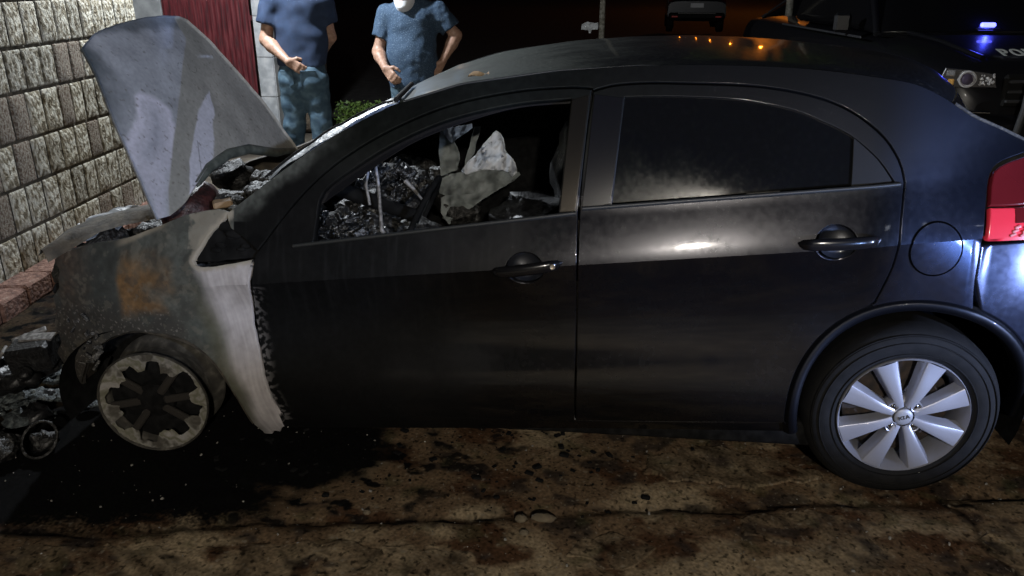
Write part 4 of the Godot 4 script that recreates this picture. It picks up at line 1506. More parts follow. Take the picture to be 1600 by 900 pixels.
func hood_material() -> StandardMaterial3D:
	var W := 420
	var H := 280
	var im := Image.create_empty(W, H, false, Image.FORMAT_RGB8)
	var n1 := fnoise(41, 5.0, 4)
	var n2 := fnoise(42, 40.0, 3)
	var right := PackedVector2Array(V2([0.86, 0.62, 0.70, 0.52, 0.547, 0.395, 0.319, 0.22, 0.147, 0.074, 0.02, -0.06, 1.4, -0.06, 1.4, 0.85, 0.97, 0.85]))
	var lens := curve(V2([0.165, -0.045, 0.339, 0.132, 0.561, 0.284, 0.70, 0.36, 0.763, 0.384]))
	lens.append_array(curve(V2([0.763, 0.384, 0.70, 0.30, 0.637, 0.24, 0.503, 0.121, 0.40, 0.06, 0.30, -0.06])))
	var pale := curve(V2([0.02, -0.02, 0.05, 0.15, 0.10, 0.27, 0.19, 0.31, 0.235, 0.36, 0.30, 0.425, 0.385, 0.40, 0.42, 0.345]))
	pale.append_array(curve(V2([0.42, 0.345, 0.30, 0.20, 0.147, 0.07, 0.05, -0.03])))
	for j in H:
		var b := (1.0 - (j + 0.5) / H) * 0.85 - 0.05
		for i in W:
			var a := (i + 0.5) / W * 1.3 - 0.05
			var p := Vector2(a, b)
			var e := n1.get_noise_2d(a, b)
			var g := n2.get_noise_2d(a, b)
			var c := Vector3(0.345, 0.36, 0.395) * (1.0 + 0.25 * e)
			# dark blue-green scorch along the free edge, left
			var rim := smoothstep(0.15, 0.0, (a - 0.194 * clampf(b / 0.632, 0, 1)) + 0.06 * e) * smoothstep(0.2, 0.55, b) + smoothstep(0.04, 0.0, 0.70 - b + 0.02 * e) * 0.8
			c = c.lerp(Vector3(0.05, 0.066, 0.076), clampf(rim, 0, 1) * 0.85)
			var ip := inside_by(p + Vector2(e, -e) * 0.02, pale)
			c = c.lerp(Vector3(0.48, 0.48, 0.555), smoothstep(-0.02, 0.03, ip))
			c = c.lerp(Vector3(0.72, 0.70, 0.82), smoothstep(0.03, 0.0, absf(ip - 0.008)) * 0.55 * smoothstep(0.1, 0.3, b))
			c = c.lerp(Vector3(0.30, 0.315, 0.37), smoothstep(0.04, 0.09, ip) * smoothstep(0.45, 0.30, b) * smoothstep(0.14, 0.26, b) * 0.8)
			var ir := inside_by(p + Vector2(e, e) * 0.008, right)
			c = c.lerp(Vector3(0.32, 0.31, 0.285) * (1.0 + 0.2 * e), smoothstep(-0.004, 0.006, ir))
			c = c.lerp(Vector3(0.26, 0.26, 0.24), smoothstep(-0.002, 0.01, ir) * smoothstep(0.16, 0.0, ir) * 0.7)
			var il := inside_by(p + Vector2(e, -e) * 0.01, lens)
			c = c.lerp(Vector3(0.53, 0.53, 0.60), smoothstep(-0.004, 0.006, il))
			# a few dark scratches near the top and one thin crack
			var sc := smoothstep(0.004, 0.0, absf(b - 0.50 - 0.03 * sin(a * 40.0) - 0.1 * (a - 0.8))) * smoothstep(0.62, 0.66, a) * smoothstep(0.80, 0.76, a) * (1.0 if g > 0.0 else 0.0)
			var ck := smoothstep(0.0035, 0.0, near_line(p, [Vector2(0.46, 0.20), Vector2(0.36, 0.07)]))
			c = c.lerp(Vector3(0.05, 0.05, 0.05), maxf(sc, ck) * 0.7)
			c *= 1.0 + 0.16 * g
			c = c.lerp(Vector3(0.10, 0.085, 0.07), 0.5 * smoothstep(0.42, 0.6, n2.get_noise_2d(a * 0.7 + 3.0, b * 0.7)))
			im.set_pixel(i, j, Color(c.x, c.y, c.z).linear_to_srgb())
	var m := StandardMaterial3D.new()
	m.albedo_texture = ImageTexture.create_from_image(im)
	m.roughness = 0.72
	m.metallic_specular = 0.4
	return m

func roof_material() -> StandardMaterial3D:
	# u runs back along the roof, v across it
	var W := 640
	var H := 400
	var im := Image.create_empty(W, H, false, Image.FORMAT_RGB8)
	var om := Image.create_empty(W, H, false, Image.FORMAT_RGB8)
	var n1 := fnoise(61, 3.0, 4)
	var n2 := fnoise(62, 45.0, 3)
	for j in H:
		for i in W:
			var u := (i + 0.5) / W * 1.9
			var v := (j + 0.5) / H * 1.3
			var a := n1.get_noise_2d(u, v * 1.4)
			var b := n2.get_noise_2d(u, v)
			var k := smoothstep(1.0, 0.25, u + 0.25 * a)
			var c := Vector3(0.018, 0.020, 0.026).lerp(Vector3(0.095, 0.112, 0.098) * (1.0 + 0.5 * a), k)
			c *= 1.0 + 0.35 * b
			var s := smoothstep(0.48, 0.62, n2.get_noise_2d(u * 0.5, v * 1.2 + 4.0))
			c = c.lerp(Vector3(0.10, 0.10, 0.09), s * 0.6)
			im.set_pixel(i, j, Color(maxf(c.x, 0), maxf(c.y, 0), maxf(c.z, 0)).linear_to_srgb())
			var r := lerpf(0.34, 0.6, k) + 0.08 * b
			om.set_pixel(i, j, Color(r, lerpf(0.5, 0.0, k), lerpf(0.9, 0.15, k) * (1.0 - 0.8 * s)))
	var m := StandardMaterial3D.new()
	m.albedo_texture = ImageTexture.create_from_image(im)
	var t := ImageTexture.create_from_image(om)
	m.roughness = 1.0
	m.roughness_texture = t
	m.roughness_texture_channel = BaseMaterial3D.TEXTURE_CHANNEL_RED
	m.metallic = 1.0
	m.metallic_texture = t
	m.metallic_texture_channel = BaseMaterial3D.TEXTURE_CHANNEL_GREEN
	m.clearcoat_enabled = true
	m.clearcoat = 0.45
	m.clearcoat_roughness = 0.06
	return m

func tint_material() -> StandardMaterial3D:
	var W := 512
	var H := 205
	var im := Image.create_empty(W, H, false, Image.FORMAT_RGB8)
	var om := Image.create_empty(W, H, false, Image.FORMAT_RGB8)
	var n2 := fnoise(66, 50.0, 3)
	var n1 := fnoise(67, 7.0, 3)
	for j in H:
		var y := (1.0 - (j + 0.5) / H) * 1.6
		for i in W:
			var x := (i + 0.5) / W * 4.0 - 3.2
			var b := n2.get_noise_2d(x, y)
			var d := Vector2((x + 0.86) / 0.34, (y - 1.005) / 0.13).length()
			var k := smoothstep(1.25, 0.1, d + 0.35 * n1.get_noise_2d(x, y)) * (0.75 + 0.6 * b)
			k = clampf(k * 0.38 + 0.02 + 0.1 * maxf(0.0, b), 0, 1)
			var c := Vector3(0.004, 0.004, 0.0045).lerp(Vector3(0.024, 0.025, 0.017), k)
			im.set_pixel(i, j, Color(c.x, c.y, c.z).linear_to_srgb())
			var r := lerpf(0.07, 0.55, k)
			om.set_pixel(i, j, Color(r, r, r))
	var m := StandardMaterial3D.new()
	m.albedo_texture = ImageTexture.create_from_image(im)
	m.roughness = 1.0
	m.roughness_texture = ImageTexture.create_from_image(om)
	m.metallic_specular = 0.22
	return m

# ------------------------------------------------------------------ people
func hand(bones: Array, w: Vector3, d: Vector3, palm: Vector3, curl: float, thumb_side: float, size := 1.0) -> void:
	# w wrist, d towards the fingers, palm the way the palm looks
	var s := d.cross(palm).normalized() * thumb_side
	d = d.normalized()
	palm = palm.normalized()
	var len := 0.085 * size
	for k in 4:
		var o := (1.5 - k) * 0.019 * size
		var a := w + d * 0.01
		bones.append(bone(a + s * o * 0.7, w + d * len + s * o, 0.0145 * size, 0.0115 * size))
		var p := w + d * len + s * o
		var fl: float = [0.070, 0.078, 0.073, 0.056][k] * size
		var dir := d
		var parts := [0.42, 0.32, 0.26]
		for g in 3:
			dir = dir.rotated(s if thumb_side > 0 else -s, 0.0)
			dir = (dir + palm * (curl * (0.5 + 0.25 * g))).normalized()
			var q: Vector3 = p + dir * fl * parts[g]
			bones.append(bone(p, q, (0.0095 - 0.0012 * g) * size, (0.0085 - 0.0012 * g) * size))
			p = q
	var t0 := w + d * 0.022 * size + s * 0.024 * size
	var t1 := t0 + (d * 0.6 + s * 0.75 + palm * 0.25).normalized() * 0.038 * size
	var t2 := t1 + (d * 0.85 + s * 0.3 + palm * 0.35).normalized() * 0.032 * size
	var t3 := t2 + (d * 0.9 + palm * 0.4).normalized() * 0.026 * size
	bones.append(bone(t0, t1, 0.0145 * size, 0.0115 * size))
	bones.append(bone(t1, t2, 0.011 * size, 0.0095 * size))
	bones.append(bone(t2, t3, 0.0095 * size, 0.0078 * size))

func head(mb: MB, c: Vector3, look: Basis) -> void:
	# c between the ears at eye height
	var L := func(x: float, y: float, z: float) -> Vector3: return c + look * Vector3(x, y, z)
	var b := []
	b.append(bone(L.call(0, 0.030, -0.018), L.call(0, 0.036, 0.014), 0.088, 0.080))
	b.append(bone(L.call(0, -0.02, 0.035), L.call(0, -0.085, 0.058), 0.062, 0.036))
	b.append(bone(L.call(-0.04, -0.045, 0.02), L.call(0, -0.095, 0.07), 0.035, 0.022))
	b.append(bone(L.call(0.04, -0.045, 0.02), L.call(0, -0.095, 0.07), 0.035, 0.022))
	b.append(bone(L.call(0, 0.002, 0.094), L.call(0, -0.038, 0.115), 0.010, 0.014))
	b.append(bone(L.call(-0.013, -0.040, 0.102), L.call(0.013, -0.040, 0.102), 0.010, 0.010))
	b.append(bone(L.call(-0.022, -0.068, 0.088), L.call(0.022, -0.068, 0.088), 0.009, 0.009))
	b.append(bone(L.call(-0.045, 0.022, 0.078), L.call(0.045, 0.022, 0.078), 0.014, 0.014))
	for s in [-1.0, 1.0]:
		b.append(bone(L.call(s * 0.078, 0.012, -0.004), L.call(s * 0.080, -0.036, 0.004), 0.017, 0.012, 0, Vector3(1.6, 1, 1)))
		b.append(bone(L.call(s * 0.034, -0.018, 0.070), L.call(s * 0.045, -0.035, 0.06), 0.026, 0.026))
	nets(mb, b, 0.006, 0.008)

func person_one(mats: Dictionary) -> void:
	# seen from behind, weight on both feet, his left hand on the back pocket
	var root := thing("person", "person in navy t-shirt and blue jeans seen from behind, hand on hip", "person", Vector3(-3.36, 0, -4.0), 0.0)
	var mb := MB.new()
	var sh_l := Vector3(-0.205, 1.475, 0.0)
	var el_l := Vector3(-0.265, 1.175, 0.05)
	var wr_l := Vector3(-0.055, 1.025, 0.170)
	var sh_r := Vector3(0.195, 1.475, -0.02)
	var el_r := Vector3(0.215, 1.19, -0.09)
	var wr_r := Vector3(0.07, 1.03, -0.25)
	var b := []
	b.append(bone(Vector3(0, 1.02, 0), Vector3(0, 1.30, 0), 0.10, 0.105))
	b.append(bone(sh_l + Vector3(0.05, 0, 0), sh_r - Vector3(0.05, 0, 0), 0.08, 0.08))
	b.append(bone(Vector3(0, 1.45, 0), Vector3(0, 1.60, -0.02), 0.062, 0.055))
	b.append(bone(sh_l, el_l, 0.058, 0.045)); b.append(bone(el_l, el_l.lerp(wr_l, 0.3), 0.047, 0.049)); b.append(bone(el_l.lerp(wr_l, 0.3), wr_l, 0.049, 0.029))
	b.append(bone(sh_r, el_r, 0.055, 0.042)); b.append(bone(el_r, wr_r, 0.044, 0.028))
	for s in [-1.0, 1.0]:
		b.append(bone(Vector3(s * 0.10, 0.92, 0), Vector3(s * 0.115, 0.50, 0.01), 0.085, 0.055))
		b.append(bone(Vector3(s * 0.115, 0.50, 0.01), Vector3(s * 0.125, 0.09, 0.0), 0.055, 0.04))
		b.append(bone(Vector3(s * 0.125, 0.045, 0.02), Vector3(s * 0.14, 0.04, -0.17), 0.042, 0.035))
	nets(mb, b, 0.014, 0.010)
	b = []
	hand(b, wr_l, Vector3(0.80, -0.52, -0.16), Vector3(-0.2, 0.0, -1), 0.30, 1.0)
	b.append(bone(el_l.lerp(wr_l, 0.85), wr_l, 0.031, 0.028))
	nets(mb, b, 0.004, 0.005)
	b = []
	hand(b, wr_r, Vector3(-0.8, -0.3, -0.2), Vector3(0, 0, 1), 0.3, 1.0)
	b.append(bone(el_r.lerp(wr_r, 0.9), wr_r, 0.029, 0.027))
	nets(mb, b, 0.005, 0.005)
	head(mb, Vector3(0, 1.70, -0.03), Basis(Vector3.UP, PI + 0.3))
	part("body", mb, mats.skin, root)
	mb = MB.new()
	b = []
	b.append(bone(Vector3(0, 0.985, 0), Vector3(0, 1.18, 0), 0.200, 0.195, 2, Vector3(1, 1, 1.45)))
	b.append(bone(Vector3(0, 1.18, 0), Vector3(0, 1.42, -0.01), 0.195, 0.205, 0, Vector3(1, 1, 1.5)))
	b.append(bone(Vector3(-0.12, 1.46, 0), Vector3(0.12, 1.46, -0.01), 0.105, 0.105))
	b.append(bone(Vector3(-0.06, 1.52, 0), Vector3(0.06, 1.52, 0), 0.07, 0.07))
	b.append(bone(sh_l, sh_l.lerp(el_l, 0.60), 0.086, 0.083, 1)); b.append(bone(sh_r, sh_r.lerp(el_r, 0.62), 0.084, 0.082, 1))
	nets(mb, b, 0.013, 0.016, 0.020, fnoise(5, 4.0, 2))
	part("shirt", mb, mats.navy, root)
	mb = MB.new()
	b = []
	b.append(bone(Vector3(0, 1.01, 0), Vector3(0, 0.86, 0.01), 0.178, 0.178, 2, Vector3(1, 1, 1.35)))
	for s in [-1.0, 1.0]:
		b.append(bone(Vector3(s * 0.085, 0.88, 0.02), Vector3(s * 0.112, 0.52, 0.01), 0.112, 0.085))
		b.append(bone(Vector3(s * 0.112, 0.52, 0.01), Vector3(s * 0.125, 0.055, 0.0), 0.084, 0.075, 1))
		b.append(bone(Vector3(s * 0.075, 0.93, 0.07), Vector3(s * 0.08, 0.87, 0.07), 0.075, 0.075))
	nets(mb, b, 0.013, 0.014, 0.016, fnoise(6, 5.0, 2))
	var tr := part("jeans", mb, mats.denim, root)
	for s in [-1.0, 1.0]:
		mb = MB.new()
		mb.prism(PackedVector2Array([Vector2(-0.06, 0.05), Vector2(-0.06, -0.055), Vector2(0, -0.085), Vector2(0.06, -0.055), Vector2(0.06, 0.05)]), T(Vector3(s * 0.085, 0.905, 0.138), Vector3(0.12, s * 0.35, 0)), 0.006, 0.002)
		part("back_pocket", mb, mats.denim, tr)
	for s in [-1.0, 1.0]:
		mb = MB.new()
		b = [bone(Vector3(s * 0.13, 0.048, 0.03), Vector3(s * 0.145, 0.042, -0.19), 0.05, 0.042), bone(Vector3(s * 0.13, 0.10, 0.0), Vector3(s * 0.13, 0.05, 0.0), 0.05, 0.05)]
		nets(mb, b, 0.012, 0.012)
		part("shoe", mb, mats.shoe, root)
	mb = MB.new()
	nets(mb, [bone(Vector3(0, 1.745, -0.01), Vector3(0.01, 1.73, 0.0), 0.098, 0.098)], 0.012, 0.01)
	part("hair", mb, mats.hair, root)

func person_two(mats: Dictionary) -> void:
	# faces the camera, head bowed, mask on; one hand before the belly, the other on the hip
	var root := thing("person", "person in speckled blue t-shirt and white face mask, hand before the belly", "person", Vector3(-2.51, 0, -4.2), 0.0)
	var mb := MB.new()
	var sh_l := Vector3(-0.195, 1.36, -0.01)
	var el_l := Vector3(-0.275, 1.075, 0.03)
	var wr_l := Vector3(-0.175, 0.965, 0.22)
	var sh_r := Vector3(0.20, 1.38, -0.02)
	var el_r := Vector3(0.35, 1.20, -0.05)
	var wr_r := Vector3(0.245, 1.00, 0.03)
	var b := []
	b.append(bone(Vector3(0, 0.95, 0), Vector3(0, 1.20, 0), 0.105, 0.105))
	b.append(bone(sh_l + Vector3(0.05, 0, 0), sh_r - Vector3(0.05, 0, 0), 0.08, 0.08))
	b.append(bone(Vector3(0, 1.36, 0), Vector3(0, 1.48, 0.02), 0.062, 0.058))
	b.append(bone(sh_l, el_l, 0.055, 0.044)); b.append(bone(el_l, el_l.lerp(wr_l, 0.3), 0.046, 0.047)); b.append(bone(el_l.lerp(wr_l, 0.3), wr_l, 0.047, 0.030))
	b.append(bone(sh_r, el_r, 0.055, 0.043)); b.append(bone(el_r, el_r.lerp(wr_r, 0.3), 0.045, 0.046)); b.append(bone(el_r.lerp(wr_r, 0.3), wr_r, 0.046, 0.029))
	for s in [-1.0, 1.0]:
		b.append(bone(Vector3(s * 0.10, 0.84, 0), Vector3(s * 0.115, 0.46, 0.01), 0.085, 0.055))
		b.append(bone(Vector3(s * 0.115, 0.46, 0.01), Vector3(s * 0.125, 0.09, 0.0), 0.055, 0.04))
		b.append(bone(Vector3(s * 0.125, 0.045, -0.02), Vector3(s * 0.14, 0.04, 0.17), 0.042, 0.035))
	nets(mb, b, 0.014, 0.010)
	b = []
	hand(b, wr_l, Vector3(0.55, -0.55, 0.35), Vector3(0.4, -0.1, -0.9), 0.55, 1.0, 1.05)
	b.append(bone(el_l.lerp(wr_l, 0.85), wr_l, 0.032, 0.029))
	nets(mb, b, 0.004, 0.005)
	b = []
	hand(b, wr_r, Vector3(-0.45, -0.8, 0.25), Vector3(-0.6, 0.2, -0.7), 0.4, -1.0)
	b.append(bone(el_r.lerp(wr_r, 0.85), wr_r, 0.031, 0.028))
	nets(mb, b, 0.004, 0.005)
	var hb := Basis(Vector3.RIGHT, 0.32)
	head(mb, Vector3(-0.03, 1.515, 0.05), hb)
	part("body", mb, mats.skin, root)
	mb = MB.new()
	b = []
	b.append(bone(Vector3(0, 0.80, 0.01), Vector3(0, 1.03, 0.02), 0.190, 0.200, 2, Vector3(1, 1, 1.25)))
	b.append(bone(Vector3(0, 1.03, 0.02), Vector3(0, 1.30, 0.0), 0.200, 0.195, 0, Vector3(1, 1, 1.4)))
	b.append(bone(Vector3(-0.12, 1.35, 0), Vector3(0.12, 1.36, 0), 0.095, 0.095))
	b.append(bone(Vector3(-0.05, 1.40, 0), Vector3(0.05, 1.40, 0), 0.072, 0.072))
	b.append(bone(sh_l, sh_l.lerp(el_l, 0.66), 0.080, 0.088, 1)); b.append(bone(sh_r, sh_r.lerp(el_r, 0.72), 0.080, 0.085, 1))
	nets(mb, b, 0.013, 0.014, 0.018, fnoise(7, 5.0, 3))
	part("shirt", mb, mats.speckle, root)
	mb = MB.new()
	b = [bone(Vector3(0, 0.90, 0), Vector3(0, 0.80, 0.0), 0.172, 0.172, 2, Vector3(1, 1, 1.3))]
	for s in [-1.0, 1.0]:
		b.append(bone(Vector3(s * 0.085, 0.80, 0.0), Vector3(s * 0.112, 0.46, 0.01), 0.11, 0.084))
		b.append(bone(Vector3(s * 0.112, 0.46, 0.01), Vector3(s * 0.125, 0.05, 0.0), 0.083, 0.074, 1))
	nets(mb, b, 0.014, 0.014, 0.022, fnoise(6, 6.0, 3))
	part("jeans", mb, mats.denim_dark, root)
	for s in [-1.0, 1.0]:
		mb = MB.new()
		nets(mb, [bone(Vector3(s * 0.13, 0.048, -0.03), Vector3(s * 0.145, 0.042, 0.19), 0.05, 0.042), bone(Vector3(s * 0.13, 0.10, 0.0), Vector3(s * 0.13, 0.05, 0.0), 0.05, 0.05)], 0.012, 0.012)
		part("shoe", mb, mats.shoe, root)
	# mask: a cupped sheet over nose and chin, with ear loops
	mb = MB.new()
	var c := Vector3(-0.03, 1.515, 0.05)
	var P := []
	for i in 9:
		var t := i / 8.0
		var row := []
		for j in 13:
			var a := lerpf(-1.25, 1.25, j / 12.0)
			var r := lerpf(0.085, 0.066, t) + 0.042 * (1.0 - absf(2.0 * t - 0.8)) * pow(cos(a * 0.9), 2.0)
			row.append(c + hb * Vector3(sin(a) * lerpf(0.092, 0.074, t), lerpf(-0.012, -0.132, t), 0.024 + cos(a) * (r + 0.006)))
		P.append(row)
	mb.grid(P, func(p: Vector3) -> Vector3: return p - c)
	var mk := part("face_mask", mb, mats.mask, root)
	for s in [-1.0, 1.0]:
		mb = MB.new()
		mb.tube([c + hb * Vector3(s * 0.082, -0.02, 0.05), c + hb * Vector3(s * 0.092, 0.02, 0.0), c + hb * Vector3(s * 0.09, -0.03, -0.01), c + hb * Vector3(s * 0.07, -0.09, 0.05)], [0.0018], 5)
		part("ear_loop", mb, mats.mask, mk)
	mb = MB.new()
	nets(mb, [bone(c + hb * Vector3(0, 0.055, -0.02), c + hb * Vector3(0, 0.05, -0.005), 0.094, 0.09)], 0.012, 0.01)
	part("hair", mb, mats.hair, root)

# ------------------------------------------------------------------ vehicles of the background
func loft_body(mb: MB, secs: Array, pw := 4.0, k := 28) -> void:
	# secs: [z, y low, y high, half width low, half width high]
	var P := []
	for s in secs:
		var ring := []
		for j in k + 1:
			var a := TAU * (j % k) / k
			var cx := signf(cos(a)) * pow(absf(cos(a)), 2.0 / pw)
			var cy := signf(sin(a)) * pow(absf(sin(a)), 2.0 / pw)
			var t: float = 0.5 + 0.5 * cy
			ring.append(Vector3(cx * lerpf(s[3], s[4], t), lerpf(s[1], s[2], t), s[0]))
		P.append(ring)
	var zs: float = (secs[0][0] + secs[secs.size() - 1][0]) * 0.5
	mb.grid(P, func(p: Vector3) -> Vector3: return Vector3(p.x, p.y - 0.8, (p.z - zs) * 0.2), true)
	for e in [0, P.size() - 1]:
		var cen := Vector3.ZERO
		for j in k:
			cen += P[e][j]
		cen /= k
		for j in k:
			mb.ftri(cen, P[e][j], P[e][j + 1], Vector3(0, 0.8, zs))

func plain_wheel(root: Node3D, at: Vector3, r: float, mats: Dictionary) -> void:
	var mb := MB.new()
	var t := Transform3D(Basis(Vector3.UP, PI / 2 * signf(at.x)), at)
	mb.lathe([Vector2(0.0001, 0.02), Vector2(r * 0.3, 0.02), Vector2(r * 0.62, 0.0), Vector2(r * 0.66, 0.03), Vector2(r * 0.9, 0.035), Vector2(r, 0.0), Vector2(r, -0.16), Vector2(r * 0.6, -0.2)], t, 28)
	part("wheel", mb, mats.rubber, root)

func plate(parent: Node3D, at: Vector3, e: Vector3, mats: Dictionary) -> void:
	var mb := MB.new()
	mb.box(T(at, e), Vector3(0.40, 0.13, 0.01), 0.004)
	var p := part("number_plate", mb, mats.plate, parent)
	p.set_meta("label", "pale number plate, too blurred to read")

func police_pickup(mats: Dictionary) -> void:
	# local axes: front looks along +z
	var r := thing("police_pickup", "black police pickup with clear headlamps and blue light glowing at its windscreen", "pickup truck", Vector3(2.10, 0, -6.35), 0.10)
	var mb := MB.new()
	loft_body(mb, [[2.42, 0.62, 0.80, 0.62, 0.60], [2.38, 0.52, 0.98, 0.80, 0.74], [2.22, 0.45, 1.055, 0.90, 0.84], [1.6, 0.42, 1.13, 0.915, 0.87], [1.0, 0.42, 1.17, 0.92, 0.88], [0.0, 0.42, 1.17, 0.92, 0.88], [-2.6, 0.45, 1.17, 0.92, 0.88], [-2.75, 0.5, 1.1, 0.88, 0.84]], 5.0)
	part("body", mb, mats.black_paint, r)
	mb = MB.new()
	loft_body(mb, [[1.05, 1.14, 1.20, 0.80, 0.76], [0.55, 1.14, 1.55, 0.84, 0.68], [0.2, 1.14, 1.72, 0.85, 0.66], [-0.9, 1.14, 1.74, 0.85, 0.66], [-1.15, 1.14, 1.6, 0.84, 0.68]], 5.0)
	part("cab", mb, mats.tint_plain, r)
	for s in [-1.0, 1.0]:
		mb = MB.new()
		mb.tube([Vector3(s * 0.80, 1.17, 1.02), Vector3(s * 0.70, 1.56, 0.55), Vector3(s * 0.64, 1.74, 0.2), Vector3(s * 0.64, 1.76, -0.9)], [0.03], 7)
		part("cab_pillar", mb, mats.black_paint, r)
	# hood with two ribs
	for s in [-1.0, 1.0]:
		mb = MB.new()
		mb.tube([Vector3(s * 0.5, 1.075, 2.2), Vector3(s * 0.52, 1.15, 1.6), Vector3(s * 0.54, 1.185, 1.05)], [0.02], 6)
		part("hood_rib", mb, mats.black_paint, r)
	# grille and bumper
	mb = MB.new()
	mb.box(T(Vector3(0, 0.86, 2.41)), Vector3(0.86, 0.24, 0.05), 0.02)
	var g := part("grille", mb, mats.trim, r)
	for k in 3:
		mb = MB.new()
		mb.box(T(Vector3(0, 0.79 + 0.07 * k, 2.44)), Vector3(0.82, 0.022, 0.03), 0.006)
		part("grille_bar", mb, mats.trim_grey, g)
	mb = MB.new()
	mb.box(T(Vector3(0, 0.56, 2.40)), Vector3(1.66, 0.26, 0.20), 0.06)
	var bp := part("bumper", mb, mats.black_paint, r)
	for s in [-1.0, 1.0]:
		mb = MB.new()
		mb.box(T(Vector3(s * 0.66, 0.715, 2.43), Vector3(0, s * 0.25, 0)), Vector3(0.30, 0.022, 0.06), 0.008)
		part("bumper_strip", mb, mats.chrome, bp)
		mb = MB.new()
		mb.lathe([Vector2(0.05, -0.03), Vector2(0.055, 0.0), Vector2(0.045, 0.012), Vector2(0.0001, 0.016)], T(Vector3(s * 0.62, 0.57, 2.505)), 20)
		part("fog_lamp", mb, mats.clear_glass, bp)
	# push bar
	mb = MB.new()
	for s in [-1.0, 1.0]:
		mb.tube([Vector3(s * 0.34, 0.45, 2.52), Vector3(s * 0.34, 0.75, 2.58), Vector3(s * 0.30, 0.98, 2.52)], [0.026], 8)
	mb.tube([Vector3(-0.34, 0.72, 2.58), Vector3(0.34, 0.72, 2.58)], [0.02], 8)
	part("push_bar", mb, mats.trim_grey, r)
	# headlamps: bowl, projector, indicator, clear lens
	for s in [-1.0, 1.0]:
		var lamp := Node3D.new()
		lamp.name = "headlamp"
		r.add_child(lamp, true)
		lamp.position = Vector3(s * 0.66, 0.945, 2.39)
		lamp.rotation.y = s * 0.30
		lamp.scale = Vector3.ONE * 0.86
		mb = MB.new()
		mb.prism(PackedVector2Array([Vector2(-0.20, -0.065), Vector2(0.16, -0.075), Vector2(0.235, 0.0), Vector2(0.21, 0.085), Vector2(0.05, 0.075), Vector2(-0.17, 0.045)] if s > 0 else [Vector2(-0.16, -0.075), Vector2(0.20, -0.065), Vector2(0.17, 0.045), Vector2(-0.05, 0.075), Vector2(-0.21, 0.085), Vector2(-0.235, 0.0)]), T(Vector3(0, 0, -0.01)), 0.03, 0.006)
		part("lamp_housing", mb, mats.lamp_dark, lamp)
		mb = MB.new()
		mb.lathe([Vector2(0.072, 0.02), Vector2(0.070, 0.045), Vector2(0.058, 0.05), Vector2(0.05, 0.035), Vector2(0.0001, 0.03)], T(Vector3(s * 0.035, 0, 0)), 28)
		part("lamp_ring", mb, mats.lamp_bright, lamp)
		mb = MB.new()
		mb.lathe([Vector2(0.05, 0.032), Vector2(0.042, 0.05), Vector2(0.02, 0.062), Vector2(0.0001, 0.064)], T(Vector3(s * 0.035, 0, 0)), 24)
		part("projector", mb, mats.purple_glass, lamp)
		mb = MB.new()
		var fac := RandomNumberGenerator.new()
		fac.seed = 77
		for i in 26:
			mb.box(T(Vector3(-s * (0.07 + 0.10 * fac.randf()), -0.045 + 0.085 * fac.randf(), 0.026), Vector3(fac.randf_range(-0.7, 0.7), fac.randf_range(-0.7, 0.7), fac.randf() * 3)), Vector3(0.026, 0.018, 0.012) * fac.randf_range(0.5, 1.1), 0.003)
		part("reflector", mb, mats.lamp_bright, lamp)
		mb = MB.new()
		mb.box(T(Vector3(s * 0.155, -0.03, 0.035), Vector3(0, s * 0.3, 0)), Vector3(0.05, 0.055, 0.02), 0.008)
		part("indicator", mb, mats.amber, lamp)
		mb = MB.new()
		mb.box(T(Vector3(s * 0.165, 0.045, 0.035), Vector3(0, s * 0.3, 0)), Vector3(0.07, 0.05, 0.02), 0.008)
		part("side_light", mb, mats.lamp_silver, lamp)
	# lettering on the front edge of the hood
	var tm := TextMesh.new()
	tm.text = "POLICIA"
	var sf := SystemFont.new()
	sf.font_names = PackedStringArray(["Droid Sans"])
	sf.font_weight = 700
	tm.font = sf
	tm.font_size = 48
	tm.pixel_size = 0.0030
	tm.depth = 0.002
	var lt := MeshInstance3D.new()
	lt.name = "lettering"
	lt.mesh = tm
	lt.material_override = mats.letter_white
	r.add_child(lt, true)
	lt.position = Vector3(0.0, 1.098, 2.02)
	lt.rotation = Vector3(-1.30, 0, 0)
	lt.scale = Vector3(1.0, 1.35, 1)
	# blue light behind the windscreen
	mb = MB.new()
	mb.box(T(Vector3(0.16, 1.245, 1.02), Vector3(0, 0, 0)), Vector3(0.13, 0.04, 0.04), 0.012)
	part("blue_light", mb, mats.blue_glow, r)
	mb = MB.new()
	mb.box(T(Vector3(0.16, 1.205, 1.0)), Vector3(0.22, 0.03, 0.08), 0.008)
	part("light_base", mb, mats.trim, r)
	for s in [-1.0, 1.0]:
		mb = MB.new()
		mb.box(T(Vector3(s * 1.0, 1.25, 0.72), Vector3(0, s * 0.2, 0)), Vector3(0.15, 0.17, 0.07), 0.025)
		part("mirror", mb, mats.black_paint, r)
		mb = MB.new()
		mb.box(T(Vector3(s * 0.925, 1.14, -0.1)), Vector3(0.012, 0.02, 2.2), 0.004)
		part("side_strip", mb, mats.trim_grey, r)
		plain_wheel(r, Vector3(s * 0.86, 0.37, 1.55), 0.37, mats)
		plain_wheel(r, Vector3(s * 0.86, 0.37, -1.55), 0.37, mats)
	var bl := r.transform * Vector3(0.16, 1.245, 1.02)
	omni(bl, Color(0.25, 0.3, 1.0), 0.06, 0.012)

